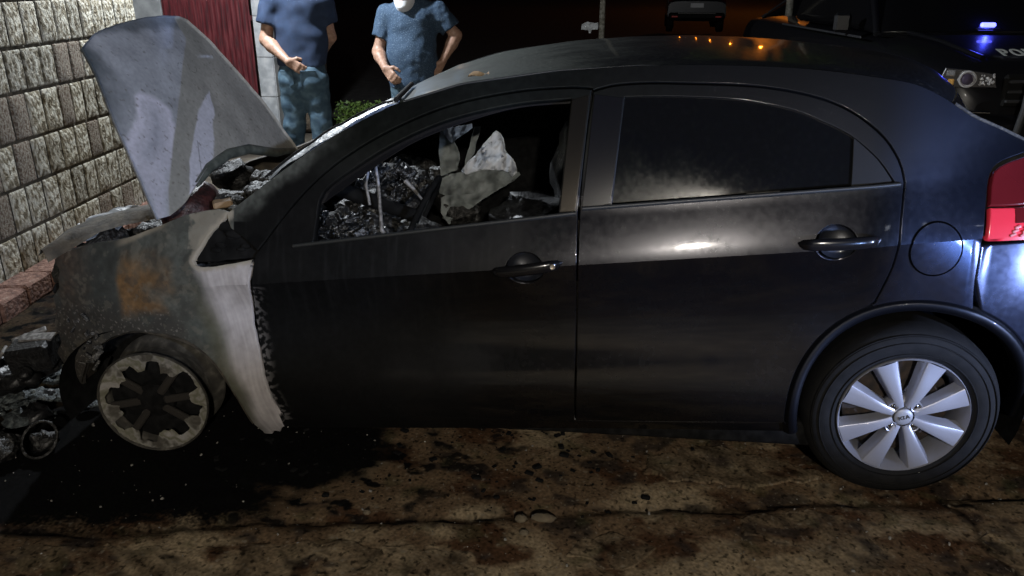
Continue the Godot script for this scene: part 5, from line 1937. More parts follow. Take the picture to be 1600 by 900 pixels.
func far_suv(mats: Dictionary) -> void:
	var r := thing("parked_suv", "dark suv seen from the back with white number plate, far down the street", "car", Vector3(2.12, 0, -26.4), -0.06)
	var mb := MB.new()
	loft_body(mb, [[2.3, 0.42, 0.95, 0.90, 0.86], [2.2, 0.36, 1.02, 0.92, 0.88], [1.0, 0.34, 1.04, 0.92, 0.88], [-1.6, 0.34, 1.0, 0.92, 0.86], [-2.3, 0.4, 0.8, 0.85, 0.8]], 5.0)
	part("body", mb, mats.suv_grey, r)
	mb = MB.new()
	loft_body(mb, [[2.16, 1.0, 1.1, 0.80, 0.78], [1.9, 1.0, 1.62, 0.83, 0.64], [1.5, 1.0, 1.70, 0.84, 0.64], [-0.3, 1.0, 1.70, 0.84, 0.64], [-1.1, 1.0, 1.05, 0.80, 0.78]], 5.0)
	part("cabin", mb, mats.tint_plain, r)
	mb = MB.new()
	mb.box(T(Vector3(0, 0.52, 2.3)), Vector3(1.7, 0.2, 0.16), 0.05)
	var bp := part("bumper", mb, mats.trim, r)
	mb = MB.new()
	mb.box(T(Vector3(0, 0.60, 2.375)), Vector3(1.15, 0.035, 0.03), 0.01)
	part("bumper_trim", mb, mats.bare_steel, bp)
	plate(r, Vector3(0, 0.83, 2.315), Vector3(-0.1, 0, 0), mats)
	for s in [-1.0, 1.0]:
		mb = MB.new()
		mb.box(T(Vector3(s * 0.66, 0.50, 2.385)), Vector3(0.18, 0.045, 0.02), 0.008)
		part("reflector", mb, mats.red_reflector, r)
		mb = MB.new()
		mb.box(T(Vector3(s * 0.79, 1.02, 2.15), Vector3(0, s * 0.4, 0)), Vector3(0.14, 0.26, 0.08), 0.02)
		part("tail_lamp", mb, mats.lens_dark, r)
		plain_wheel(r, Vector3(s * 0.86, 0.34, 1.4), 0.34, mats)
		plain_wheel(r, Vector3(s * 0.86, 0.34, -1.4), 0.34, mats)

func dark_sedan(mats: Dictionary) -> void:
	var r := thing("parked_sedan", "black sedan parked in the dark between the twin tree trunk and police pickup", "car", Vector3(3.15, 0, -11.6), 0.35)
	var mb := MB.new()
	loft_body(mb, [[2.2, 0.40, 0.72, 0.78, 0.74], [2.05, 0.30, 0.84, 0.86, 0.82], [1.0, 0.28, 0.94, 0.88, 0.82], [-1.2, 0.28, 0.98, 0.88, 0.82], [-2.1, 0.32, 0.96, 0.86, 0.80], [-2.25, 0.42, 0.8, 0.8, 0.76]], 5.0)
	part("body", mb, mats.black_paint, r)
	mb = MB.new()
	loft_body(mb, [[1.0, 0.92, 0.98, 0.76, 0.72], [0.2, 0.92, 1.38, 0.80, 0.60], [-0.8, 0.92, 1.44, 0.80, 0.60], [-1.7, 0.92, 1.0, 0.76, 0.72]], 5.0)
	part("cabin", mb, mats.tint_plain, r)
	for s in [-1.0, 1.0]:
		mb = MB.new()
		mb.tube([Vector3(s * 0.77, 0.95, 0.98), Vector3(s * 0.62, 1.39, 0.2), Vector3(s * 0.60, 1.45, -0.8), Vector3(s * 0.76, 0.98, -1.68)], [0.02], 7)
		mb.tube([Vector3(s * 0.83, 0.95, -0.3), Vector3(s * 0.62, 1.42, -0.35)], [0.022], 7)
		part("window_frame", mb, mats.trim_grey, r)
	for s in [-1.0, 1.0]:
		mb = MB.new()
		mb.blob(Vector3(s * 0.62, 0.66, 2.08), Vector3(0.17, 0.07, 0.08), 0.0, 1.0, crumple, 10, 14)
		part("headlamp", mb, mats.lamp_silver, r)
		mb = MB.new()
		mb.blob(Vector3(s * 0.93, 1.0, 0.72), Vector3(0.09, 0.06, 0.05), 0.0, 1.0, crumple, 8, 10)
		part("mirror", mb, mats.chrome, r)
		plain_wheel(r, Vector3(s * 0.82, 0.31, 1.35), 0.31, mats)
		plain_wheel(r, Vector3(s * 0.82, 0.31, -1.35), 0.31, mats)
	mb = MB.new()
	mb.box(T(Vector3(0, 0.62, 2.2)), Vector3(0.8, 0.14, 0.03), 0.01)
	part("grille", mb, mats.trim, r)

# ------------------------------------------------------------------ walls and street
func stone_wall(mats: Dictionary) -> void:
	var a := deg_to_rad(-3.5)
	var n := Vector3(cos(a), 0, sin(a))
	var x := Vector3.UP.cross(n)
	var r := thing("stone_wall", "wall of upright rough grey-brown stone blocks behind the raised hood", "wall", Vector3(-4.2, 0, -1.6))
	r.basis = Basis(x, Vector3.UP, n)
	var mb := MB.new()
	mb.box(T(Vector3(0.205, 1.25, -0.105)), Vector3(3.01, 2.5, 0.20), 0.008)
	part("wall_core", mb, mats.mortar, r)
	mb = MB.new()
	mb.box(T(Vector3(0.205, 2.53, -0.09)), Vector3(3.1, 0.06, 0.34), 0.012)
	part("coping", mb, mats.cement, r)
	var nz := fnoise(13, 9.0, 3)
	var kinds := []
	for v in 10:
		var m := MB.new()
		var us := [0.0, 0.05, 0.33, 0.67, 0.95, 1.0]
		var vs := [0.0, 0.035, 0.22, 0.42, 0.6, 0.8, 0.965, 1.0]
		var P := []
		for i in us.size():
			var row := []
			for j in vs.size():
				var edge: bool = i == 0 or j == 0 or i == us.size() - 1 or j == vs.size() - 1
				var rim: bool = i == 1 or j == 1 or i == us.size() - 2 or j == vs.size() - 2
				var d := 0.016 * nz.get_noise_3d(us[i] * 0.14, vs[j] * 0.22, v * 3.7)
				var z := 0.001 if edge else (0.0095 + 0.35 * d if rim else 0.0115 + d)
				row.append(Vector3((us[i] - 0.5), (vs[j] - 0.5), z) + (Vector3.ZERO if not rim else Vector3(0.012 * nz.get_noise_2d(v * 7.0 + i, j), 0.008 * nz.get_noise_2d(j, v * 5.0 + i), 0)))
			P.append(row)
		m.grid(P, func(_p: Vector3) -> Vector3: return Vector3.BACK)
		kinds.append(m.mesh())
	var rg := RandomNumberGenerator.new()
	rg.seed = 4
	var rows := [-0.02, 0.055, 0.299, 0.541, 0.781, 1.035, 1.271, 1.515, 1.76, 2.0, 2.25, 2.5]
	for j in rows.size() - 1:
		var at := 1.71
		var first := true
		while at > -1.3:
			var w := rg.randf_range(0.132, 0.162)
			if first:
				w = [0.09, 0.15, 0.12, 0.16][j % 4]
				first = false
			if at - w < -1.3:
				w = at + 1.3
			if w > 0.04:
				var o := MeshInstance3D.new()
				o.name = "stone_block"
				o.mesh = kinds[rg.randi() % kinds.size()]
				o.material_override = mats.stones[rg.randi() % mats.stones.size()]
				r.add_child(o, true)
				var h: float = rows[j + 1] - rows[j] - 0.014
				o.transform = Transform3D(Basis.IDENTITY.scaled(Vector3(w - 0.013, h * rg.randf_range(0.97, 1.0), rg.randf_range(0.55, 1.0))), Vector3(at - w * 0.5, rows[j] + 0.007 + h * 0.5, 0))
				if rg.randf() < 0.5:
					o.transform = o.transform * Transform3D(Basis(Vector3.BACK, PI), Vector3.ZERO)
			at -= w

func house_front(mats: Dictionary) -> void:
	var r := thing("house_front", "house front with grey plaster pier beside a dark red gate", "building", Vector3(-5.0, 0, -5.8))
	var mb := MB.new()
	mb.box(T(Vector3(-0.60, 1.5, -0.11)), Vector3(0.30, 3.0, 0.26), 0.008)
	part("plaster_pier", mb, mats.plaster, r)
	mb = MB.new()
	mb.box(T(Vector3(-1.9, 1.5, -0.2)), Vector3(2.3, 3.0, 0.24), 0.01)
	mb.box(T(Vector3(-0.2, 2.75, -0.16)), Vector3(1.9, 0.6, 0.24), 0.01)
	mb.box(T(Vector3(-1.25, 1.5, -1.0)), Vector3(3.4, 3.2, 1.3), 0.02)
	part("wall", mb, mats.plaster, r)
	mb = MB.new()
	mb.box(T(Vector3(-1.1, 3.2, -0.8)), Vector3(4.4, 0.16, 2.4), 0.03)
	part("roof", mb, mats.cement, r)
	# dark red sheet gate with upright folds
	var g := thing("sheet_gate", "dark red corrugated metal gate beside the tiled pillar", "gate", Vector3(-4.98, 0, -5.78))
	mb = MB.new()
	var P := []
	var fold := [[0.0, 0.0], [0.018, 0.0], [0.028, 0.022], [0.046, 0.022], [0.056, 0.0]]
	for k in 17:
		for q in fold:
			if k == 16 and q[0] > 0.02:
				continue
			P.append([Vector3(-0.455 + k * 0.056 + q[0], 0.05, q[1]), Vector3(-0.455 + k * 0.056 + q[0], 1.2, q[1]), Vector3(-0.455 + k * 0.056 + q[0], 2.4, q[1])])
	for i in P.size() - 1:
		for j in 2:
			mb.fquad(P[i][j], P[i + 1][j], P[i + 1][j + 1], P[i][j + 1], Vector3(P[i][j].x, 1.2, -1.0))
	part("sheet", mb, mats.gate_red, g)
	mb = MB.new()
	for y in [0.05, 1.25, 2.42]:
		mb = MB.new()
		mb.box(T(Vector3(0, y, -0.03)), Vector3(0.94, 0.05, 0.04), 0.006)
		part("gate_rail", mb, mats.gate_red, g)
	# pillar clad in pale tiles
	var p := thing("tiled_pillar", "narrow pillar clad in pale marbled tiles right of the red gate", "pillar", Vector3(-4.42, 0, -5.8))
	mb = MB.new()
	mb.box(T(Vector3(0, 1.4, -0.10)), Vector3(0.155, 2.8, 0.19), 0.005)
	part("pillar_core", mb, mats.mortar, p)
	for k in 7:
		mb = MB.new()
		mb.box(T(Vector3(0, 0.07 + 0.40 * k + 0.2, 0.0)), Vector3(0.166, 0.394, 0.014), 0.003)
		part("tile", mb, mats.tiles[k % 3], p)
	for k in 7:
		mb = MB.new()
		mb.box(T(Vector3(0.083, 0.07 + 0.40 * k + 0.2, -0.10)), Vector3(0.012, 0.394, 0.184), 0.003)
		part("tile", mb, mats.tiles[(k + 1) % 3], p)
	mb = MB.new()
	mb.box(T(Vector3(0, 0, 0)), Vector3(0.42, 0.9, 0.3), 0.03)
	solo("garden_wall", mb, mats.brown_wall, "low dark brown wall between the tiled pillar and the hedge", "wall", Vector3(-4.28, 0.45, -6.55))

func leaf_mass(mb: MB, rg: RandomNumberGenerator, lo: Vector3, hi: Vector3, cnt: int, size: float) -> void:
	for i in cnt:
		var c := Vector3(rg.randf_range(lo.x, hi.x), rg.randf_range(lo.y, hi.y), rg.randf_range(lo.z, hi.z))
		var q := Basis.from_euler(Vector3(rg.randf() * TAU, rg.randf() * TAU, rg.randf() * TAU))
		var s := size * rg.randf_range(0.6, 1.3)
		var a := c + q * Vector3(-s, 0, 0)
		var b := c + q * Vector3(0, s * 0.15, -s * 0.45)
		var d := c + q * Vector3(s, 0, 0)
		var e := c + q * Vector3(0, s * 0.15, s * 0.45)
		var n := q * Vector3.UP
		mb.tri(a, b, d, n, n, n)
		mb.tri(a, d, e, n, n, n)

func street_lamp(base: Vector3, head_at: Vector3, c: Color, e: float, label: String, mats: Dictionary, is_spot := false, group := "") -> void:
	var r := thing("street_lamp", label, "street lamp", base, 0.0, group)
	var mb := MB.new()
	var h := head_at - base
	mb.tube([Vector3.ZERO, Vector3(0, h.y * 0.85, 0), Vector3(h.x * 0.15, h.y * 0.97, h.z * 0.15), Vector3(h.x * 0.5, h.y + 0.1, h.z * 0.5), Vector3(h.x, h.y + 0.10, h.z)], [0.075, 0.055, 0.045, 0.035, 0.03], 10)
	part("pole", mb, mats.trim_grey, r)
	mb = MB.new()
	mb.box(T(h + Vector3(0, 0.09, 0)), Vector3(0.36, 0.10, 0.36), 0.03)
	part("lamp_head", mb, mats.trim_grey, r)
	mb = MB.new()
	mb.box(T(h + Vector3(0, 0.025, 0)), Vector3(0.24, 0.03, 0.24), 0.008)
	part("lamp_lens", mb, glow(c, 2.0 if head_at.z > -20.0 else 25.0), r)
	if is_spot:
		spot(head_at - Vector3(0, 0.06, 0), head_at - Vector3(0, 3, 0), c, e, 75.0, 0.1)
	else:
		omni(head_at - Vector3(0, 0.12, 0), c, e, 0.05)

func added_light_stand(mats: Dictionary) -> void:  # added light stand, in place of unseen vehicle headlights off to the right
	var r := thing("added_light_stand", "added low cold white light on a stand, in place of unseen vehicle headlights beyond the tail of the car", "added light", Vector3(4.3, 0, 3.2))
	var mb := MB.new()
	for k in 3:
		var a := TAU * k / 3.0
		mb.tube([Vector3(0, 0.45, 0), Vector3(cos(a) * 0.3, 0.0, sin(a) * 0.3)], [0.012], 7)
	mb.tube([Vector3(0, 0.4, 0), Vector3(0, 0.75, 0)], [0.015], 8)
	part("stand", mb, mats.trim_grey, r)
	for s in [-1.0, 1.0]:
		mb = MB.new()
		mb.box(T(Vector3(s * 0.13 * 0.6, 0.80, s * 0.13 * 0.8), Vector3(0, -0.93, 0)), Vector3(0.20, 0.15, 0.06), 0.012)
		var h := part("lamp_head", mb, mats.trim_grey, r)
		mb = MB.new()
		mb.box(T(Vector3(s * 0.13 * 0.6 - 0.036, 0.80, s * 0.13 * 0.8 - 0.027 + 0.0), Vector3(0, -0.93, 0)), Vector3(0.16, 0.11, 0.02), 0.006)
		part("lamp_lens", mb, glow(Color(0.75, 0.84, 1.0), 3.0), h, false)
		if s > 0.0:
			var q := thing("added_light_stand", "small added cold light standing low behind and right of the camera to brighten the rear quarter", "added light", Vector3(2.45, 0, 5.3))  # second stand, added only to brighten the rear quarter
			mb = MB.new()
			for k in 3:
				var a := TAU * k / 3.0 + 0.3
				mb.tube([Vector3(0, 0.40, 0), Vector3(cos(a) * 0.25, 0.0, sin(a) * 0.25)], [0.012], 7)
			mb.tube([Vector3(0, 0.35, 0), Vector3(0, 0.62, 0)], [0.014], 8)
			part("stand", mb, mats.trim_grey, q)
			mb = MB.new()
			mb.box(T(Vector3(0, 0.66, 0), Vector3(0, 0.43, 0)), Vector3(0.18, 0.13, 0.06), 0.012)
			var hq := part("lamp_head", mb, mats.trim_grey, q)
			mb = MB.new()
			mb.box(T(Vector3(-0.018, 0.66, -0.038), Vector3(0, 0.43, 0)), Vector3(0.14, 0.10, 0.02), 0.006)
			part("lamp_lens", mb, glow(Color(0.7, 0.8, 1.0), 2.0), hq)
			spot(q.position + Vector3(-0.035, 0.66, -0.08), Vector3(0.10, 0.92, 0.0), Color(0.58, 0.72, 1.0), 12.0, 5.5, 0.04)
		spot(r.position + Vector3(s * 0.13 * 0.6 - 0.09, 0.80, s * 0.13 * 0.8 - 0.065), Vector3(0.42, 1.02, -0.05), Color(0.72, 0.80, 1.0), 45.0, 11.0, 0.03)

func added_mast_light(mats: Dictionary) -> void:  # mast and spot added to brighten the raised hood
	var r := thing("added_mast_light", "added cool white light on a tall mast behind and right of the camera to brighten the hood", "flood light", Vector3(3.3, 0, 6.4))
	var mb := MB.new()
	mb.tube([Vector3.ZERO, Vector3(0, 3.5, 0)], [0.05, 0.04], 10)
	part("mast", mb, mats.trim_grey, r)
	var to := Vector3(-2.72, 1.13, -0.80)
	var at := Vector3(3.22, 3.45, 6.30)
	var d := (to - at).normalized()
	var b := Basis.looking_at(d)
	mb = MB.new()
	mb.box(Transform3D(b, at - r.position - d * 0.06), Vector3(0.30, 0.22, 0.08), 0.02)
	var h := part("lamp_head", mb, mats.trim_grey, r)
	mb = MB.new()
	mb.box(Transform3D(b, at - r.position - d * 0.01), Vector3(0.24, 0.16, 0.02), 0.006)
	part("lamp_lens", mb, glow(Color(0.82, 0.88, 1.0), 2.0), h)
	spot(at + d * 0.03, to, Color(0.80, 0.87, 1.0), 34.0, 6.6, 0.08)

func _ready() -> void:
	# ---- camera
	var cam := Camera3D.new()
	cam.name = "camera"
	add_child(cam)
	cam.position = Vector3(-1.0268, 1.6313, 2.3276)
	cam.rotation = Vector3(-deg_to_rad(21.397), deg_to_rad(5.927), 0)
	cam.fov = 39.945
	cam.near = 0.05
	cam.far = 400.0
	cam.current = true
	# ---- night sky
	var we := WorldEnvironment.new()
	we.name = "environment"
	var env := Environment.new()
	env.background_mode = Environment.BG_SKY
	var sky := Sky.new()
	var sm := ProceduralSkyMaterial.new()
	sm.sky_top_color = lin(0.0022, 0.0026, 0.0040)
	sm.sky_horizon_color = lin(0.0055, 0.0048, 0.0042)
	sm.sky_curve = 0.2
	sm.ground_bottom_color = lin(0.002, 0.002, 0.002)
	sm.ground_horizon_color = lin(0.0055, 0.0048, 0.0042)
	sm.sun_angle_max = 0.0
	sky.sky_material = sm
	env.sky = sky
	env.ambient_light_source = Environment.AMBIENT_SOURCE_SKY
	env.tonemap_mode = Environment.TONE_MAPPER_LINEAR
	env.tonemap_exposure = 1.0
	env.sdfgi_enabled = true
	env.ssao_enabled = true
	env.ssil_enabled = true
	we.environment = env
	add_child(we)
	gn.seed = 17
	gn.frequency = 1.0
	gn.fractal_octaves = 3

	# ---- materials
	var M := {}
	M.rubber = mottled(101, [[0.0, lin(0.004, 0.004, 0.004)], [1.0, lin(0.011, 0.0105, 0.010)]], 3.0, 0.78)
	M.rubber.metallic_specular = 0.3
	M.alloy = mat(lin(0.32, 0.32, 0.345), 0.36, 0.4, 0.3)
	M.barrel = mottled(171, [[0.2, lin(0.02, 0.018, 0.015)], [0.6, lin(0.05, 0.045, 0.036)], [0.85, lin(0.13, 0.12, 0.10)]], 3.0, 0.8)
	M.ash_rim = mottled(102, [[0.25, lin(0.05, 0.045, 0.035)], [0.42, lin(0.22, 0.21, 0.19)], [0.55, lin(0.11, 0.105, 0.07)], [0.75, lin(0.27, 0.255, 0.24)]], 1.3, 0.8, 0.1)
	M.cap = mat(lin(0.27, 0.27, 0.28), 0.5, 0.3)
	M.dark_ink = mat(lin(0.02, 0.02, 0.022), 0.5)
	M.chrome = mat(lin(0.55, 0.55, 0.56), 0.12, 1.0)
	M.rust_dark = mottled(103, [[0.2, lin(0.012, 0.010, 0.009)], [0.8, lin(0.05, 0.032, 0.022)]], 4.0, 0.85)
	M.char = mottled(104, [[0.2, lin(0.003, 0.003, 0.003)], [0.75, lin(0.010, 0.010, 0.010)]], 3.0, 0.9)
	M.char.metallic_specular = 0.25
	M.ash_brown = mottled(172, [[0.3, lin(0.010, 0.009, 0.007)], [0.6, lin(0.055, 0.050, 0.036)], [0.8, lin(0.15, 0.14, 0.10)]], 5.0, 0.8, 0.4)
	M.char_wet = mottled(105, [[0.2, lin(0.004, 0.004, 0.0045)], [0.7, lin(0.014, 0.014, 0.015)], [0.9, lin(0.03, 0.03, 0.03)]], 4.0, 0.45, 0.25)
	M.ash_lump = mottled(106, [[0.25, lin(0.01, 0.01, 0.01)], [0.5, lin(0.07, 0.068, 0.063)], [0.62, lin(0.03, 0.026, 0.022)], [0.8, lin(0.30, 0.29, 0.27)]], 5.0, 0.6, 0.8)
	M.ash_dark = mottled(107, [[0.35, lin(0.006, 0.006, 0.006)], [0.6, lin(0.035, 0.033, 0.030)], [0.8, lin(0.15, 0.15, 0.15)]], 5.0, 0.5, 0.8)
	M.burnt = mottled(108, [[0.2, lin(0.03, 0.026, 0.02)], [0.5, lin(0.075, 0.062, 0.046)], [0.8, lin(0.12, 0.10, 0.072)]], 2.5, 0.8, 0.2)
	M.bare_steel = mottled(109, [[0.3, lin(0.08, 0.075, 0.07)], [0.7, lin(0.28, 0.27, 0.26)]], 6.0, 0.5)
	M.airbag = mottled(110, [[0.14, lin(0.10, 0.11, 0.12)], [0.24, lin(0.62, 0.65, 0.70)], [0.8, lin(0.82, 0.84, 0.89)]], 3.0, 0.8)
	M.airbag.backlight_enabled = true
	M.airbag.backlight = lin(0.3, 0.32, 0.34)
	M.grey_cloth = mottled(111, [[0.15, lin(0.08, 0.09, 0.088)], [0.5, lin(0.21, 0.235, 0.23)], [0.85, lin(0.28, 0.30, 0.30)]], 2.0, 0.75)
	M.dark_red = mottled(112, [[0.2, lin(0.010, 0.006, 0.006)], [0.7, lin(0.055, 0.016, 0.014)]], 4.0, 0.55, 0.4)
	M.tan = mat(lin(0.32, 0.22, 0.13), 0.7)
	M.ash_grey = mottled(113, [[0.2, lin(0.10, 0.105, 0.11)], [0.5, lin(0.24, 0.25, 0.26)], [0.8, lin(0.38, 0.39, 0.39)]], 2.5, 0.5, 0.1)
	M.hood_edge = mottled(114, [[0.2, lin(0.06, 0.07, 0.062)], [0.8, lin(0.15, 0.165, 0.145)]], 3.0, 0.55)
	M.dusty_edge = mottled(115, [[0.3, lin(0.015, 0.014, 0.011)], [0.8, lin(0.09, 0.08, 0.06)]], 9.0, 0.8)
	M.tint_plain = mat(lin(0.006, 0.006, 0.007), 0.06)
	M.trim = mat(lin(0.009, 0.009, 0.009), 0.65)
	M.trim.metallic_specular = 0.3
	M.trim_grey = mat(lin(0.045, 0.046, 0.05), 0.5)
	M.gloss = mat(lin(0.007, 0.007, 0.008), 0.20, 0.0, 0.4)
	M.pillar = mat(lin(0.040, 0.035, 0.028), 0.22, 0.8)
	M.lamp_dark = mat(lin(0.05, 0.05, 0.055), 0.3, 0.3, 0.8)
	M.lamp_bright = mat(lin(0.80, 0.80, 0.82), 0.22, 0.35, 0.6)
	M.lip = mat(lin(0.0055, 0.0065, 0.0100), 0.42, 0.7, 0.1)
	M.flakes = mottled(173, [[0.3, lin(0.003, 0.003, 0.003)], [0.6, lin(0.011, 0.011, 0.011)], [0.72, lin(0.025, 0.023, 0.019)], [0.84, lin(0.26, 0.27, 0.28)]], 6.0, 0.33, 0.4)
	M.lit_bark = mottled(174, [[0.2, lin(0.14, 0.125, 0.095)], [0.55, lin(0.27, 0.25, 0.20)], [0.8, lin(0.38, 0.36, 0.30)]], 2.0, 0.9, 1.0)  # bark lightened: lamp light on trunks and pole put into the colour
	M.burnt_spoke = mat(lin(0.016, 0.013, 0.010), 0.9)
	M.void = mat(lin(0.001, 0.001, 0.001), 1.0)
	M.void.metallic_specular = 0.0
	M.scoop = mat(lin(0.014, 0.016, 0.022), 0.35, 0.3, 0.5)
	M.seal = mat(lin(0.022, 0.023, 0.022), 0.42)
	M.brass = mat(lin(0.50, 0.42, 0.30), 0.4, 0.5)
	M.clean = mat(lin(0.0205, 0.0215, 0.0255), 0.30, 0.8, 1.0)
	M.lens_dark = mat(lin(0.10, 0.008, 0.010), 0.12, 0.0, 0.6)
	M.lens_red = mat(lin(0.72, 0.035, 0.055), 0.2, 0.0, 0.8)
	M.lens_pale = mat(lin(0.85, 0.30, 0.30), 0.15, 0.3, 0.8)
	M.red_reflector = mat(lin(0.9, 0.06, 0.05), 0.4)
	M.cracked = mottled(116, [[0.22, lin(0.02, 0.022, 0.022)], [0.40, lin(0.20, 0.22, 0.23)], [0.55, lin(0.42, 0.46, 0.48)], [0.85, lin(0.60, 0.63, 0.65)]], 3.0, 0.4, 0.3)
	M.mortar = mottled(117, [[0.2, lin(0.05, 0.042, 0.028)], [0.8, lin(0.12, 0.10, 0.07)]], 1.5, 0.9, 0.8)
	M.cement = mottled(118, [[0.2, lin(0.10, 0.097, 0.088)], [0.8, lin(0.20, 0.19, 0.17)]], 1.2, 0.9, 0.4)
	M.plaster = mottled(119, [[0.2, lin(0.20, 0.205, 0.205)], [0.8, lin(0.30, 0.305, 0.30)]], 0.8, 0.9, 0.2)
	M.brown_wall = mottled(120, [[0.2, lin(0.05, 0.038, 0.026)], [0.8, lin(0.13, 0.10, 0.07)]], 1.5, 0.9, 0.8)
	M.gate_red = mottled(121, [[0.25, lin(0.04, 0.006, 0.008)], [0.55, lin(0.095, 0.010, 0.014)], [0.85, lin(0.13, 0.028, 0.030)]], 1.0, 0.6)
	M.gate_red.uv1_scale = Vector3(5.0, 0.5, 5.0)
	M.tiles = []
	for k in 3:
		M.tiles.append(mottled(130 + k, [[0.2, lin(0.30, 0.31, 0.32)], [0.55, lin(0.42, 0.43, 0.44)], [0.8, lin(0.50, 0.50, 0.50)]], 2.2, 0.3, 0.05, 0.006))
	M.stones = []
	for k in 5:
		var t: float = [1.0, 0.8, 1.15, 0.9, 1.05][k]
		M.stones.append(mottled(140 + k, [[0.22, lin(0.10 * t, 0.080 * t, 0.046 * t)], [0.40, lin(0.225 * t, 0.198 * t, 0.142 * t)], [0.55, lin(0.33 * t, 0.305 * t, 0.24 * t)], [0.8, lin(0.43 * t, 0.41 * t, 0.34 * t)]], 1.1, 0.92, 0.8, 0.006))
		M.stones[k].albedo_texture.noise.fractal_octaves = 4
		M.stones[k].albedo_texture.noise.fractal_gain = 0.4
	M.stones.append(mottled(146, [[0.25, lin(0.11, 0.07, 0.045)], [0.5, lin(0.24, 0.20, 0.15)], [0.85, lin(0.36, 0.33, 0.27)]], 1.6, 0.92, 1.4, 0.010))
	M.skin = mottled(150, [[0.2, lin(0.30, 0.165, 0.11)], [0.55, lin(0.40, 0.24, 0.17)], [0.8, lin(0.47, 0.30, 0.22)]], 5.0, 0.5)
	M.navy = mottled(151, [[0.3, lin(0.014, 0.028, 0.066)], [0.7, lin(0.020, 0.040, 0.090)]], 2.0, 0.85)
	M.speckle = mottled(152, [[0.0, lin(0.020, 0.044, 0.085)], [0.60, lin(0.030, 0.062, 0.112)], [0.70, lin(0.045, 0.085, 0.14)], [0.76, lin(0.16, 0.22, 0.29)]], 3.0, 0.85, 0.0, 0.055)
	M.denim = mottled(153, [[0.2, lin(0.030, 0.064, 0.10)], [0.5, lin(0.055, 0.105, 0.155)], [0.8, lin(0.11, 0.18, 0.235)]], 1.6, 0.85, 0.1)
	M.denim_dark = mottled(154, [[0.2, lin(0.03, 0.06, 0.09)], [0.8, lin(0.075, 0.13, 0.17)]], 2.0, 0.85)
	M.shoe = mat(lin(0.03, 0.03, 0.03), 0.6)
	M.hair = mat(lin(0.012, 0.009, 0.007), 0.6)
	M.mask = mat(lin(0.75, 0.77, 0.80), 0.8)
	M.black_paint = mat(lin(0.006, 0.006, 0.008), 0.38, 0.0, 0.3)
	M.suv_grey = mat(lin(0.022, 0.026, 0.034), 0.3, 0.4, 0.8)
	M.plate = mat(lin(0.75, 0.76, 0.78), 0.5)
	M.clear_glass = mat(lin(0.5, 0.52, 0.55), 0.1, 0.3)
	M.lamp_silver = mottled(155, [[0.3, lin(0.16, 0.16, 0.17)], [0.7, lin(0.6, 0.6, 0.62)]], 9.0, 0.25, 0.0, 0.03, 0.4)
	M.purple_glass = mat(lin(0.10, 0.08, 0.13), 0.05, 0.2, 1.0)
	M.amber = mat(lin(0.7, 0.40, 0.12), 0.2)
	M.letter_white = mat(lin(0.66, 0.70, 0.68), 0.6)
	M.blue_glow = glow(Color(0.30, 0.32, 1.0), 7.0)
	M.foliage = mottled(156, [[0.2, lin(0.04, 0.085, 0.014)], [0.6, lin(0.10, 0.17, 0.03)], [0.85, lin(0.18, 0.24, 0.055)]], 3.0, 0.6)
	M.foliage.backlight_enabled = true
	M.foliage.backlight = lin(0.03, 0.05, 0.01)
	M.bark = mottled(157, [[0.2, lin(0.05, 0.042, 0.03)], [0.8, lin(0.16, 0.14, 0.10)]], 2.0, 0.9, 1.2)
	M.red_kerb = mottled(158, [[0.2, lin(0.09, 0.045, 0.032)], [0.7, lin(0.20, 0.105, 0.075)], [0.9, lin(0.26, 0.17, 0.13)]], 2.2, 0.9, 0.8)
	M.asphalt = mottled(159, [[0.2, lin(0.022, 0.021, 0.020)], [0.8, lin(0.045, 0.042, 0.040)]], 0.7, 0.85, 0.4)
	M.paving = mottled(160, [[0.2, lin(0.07, 0.057, 0.042)], [0.5, lin(0.12, 0.10, 0.075)], [0.8, lin(0.20, 0.175, 0.135)]], 0.35, 0.88, 0.5)
	M.old_cement = mottled(161, [[0.2, lin(0.075, 0.060, 0.040)], [0.45, lin(0.15, 0.122, 0.080)], [0.62, lin(0.095, 0.070, 0.045)], [0.85, lin(0.23, 0.20, 0.14)]], 0.9, 0.9, 0.35, 0.02)
	M.dry_leaf = mat(lin(0.30, 0.20, 0.10), 0.75)
	M.dark_red_wall = mat(lin(0.11, 0.022, 0.022), 0.85)
	M.white_sheet = mat(lin(0.62, 0.63, 0.62), 0.7)
	M.glass_bits = mat(lin(0.20, 0.19, 0.17), 0.25)
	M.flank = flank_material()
	M.roof = roof_material()
	M.tint = tint_material()
	M.hood = hood_material()

	# ---- lamps
	street_lamp(Vector3(0.3, 0, 6.6), Vector3(-0.38, 2.8, 5.2), Color(1.0, 0.965, 0.91), 14.0, "warm white street lamp on the kerb behind the camera", M)
	added_light_stand(M)
	added_mast_light(M)
	var wl := thing("wall_lamp", "cold white lamp on a bracket at the end of the stone wall", "lamp", Vector3(-4.32, 2.45, -3.32))
	var mb := MB.new()
	mb.tube([Vector3.ZERO, Vector3(0.0, 0.30, -0.06), Vector3(0.12, 0.44, -0.06), Vector3(0.44, 0.44, -0.04)], [0.02], 8)
	part("bracket", mb, M.trim_grey, wl)
	mb = MB.new()
	mb.box(T(Vector3(0.52, 0.42, -0.04)), Vector3(0.20, 0.07, 0.16), 0.02)
	part("lamp_head", mb, M.trim_grey, wl)
	mb = MB.new()
	mb.box(T(Vector3(0.52, 0.375, -0.04)), Vector3(0.15, 0.02, 0.11), 0.006)
	part("lamp_lens", mb, glow(Color(0.92, 0.97, 1.0), 2.0), wl)
	omni(Vector3(-3.80, 2.76, -3.36), Color(0.94, 0.97, 1.0), 12.5, 0.06)
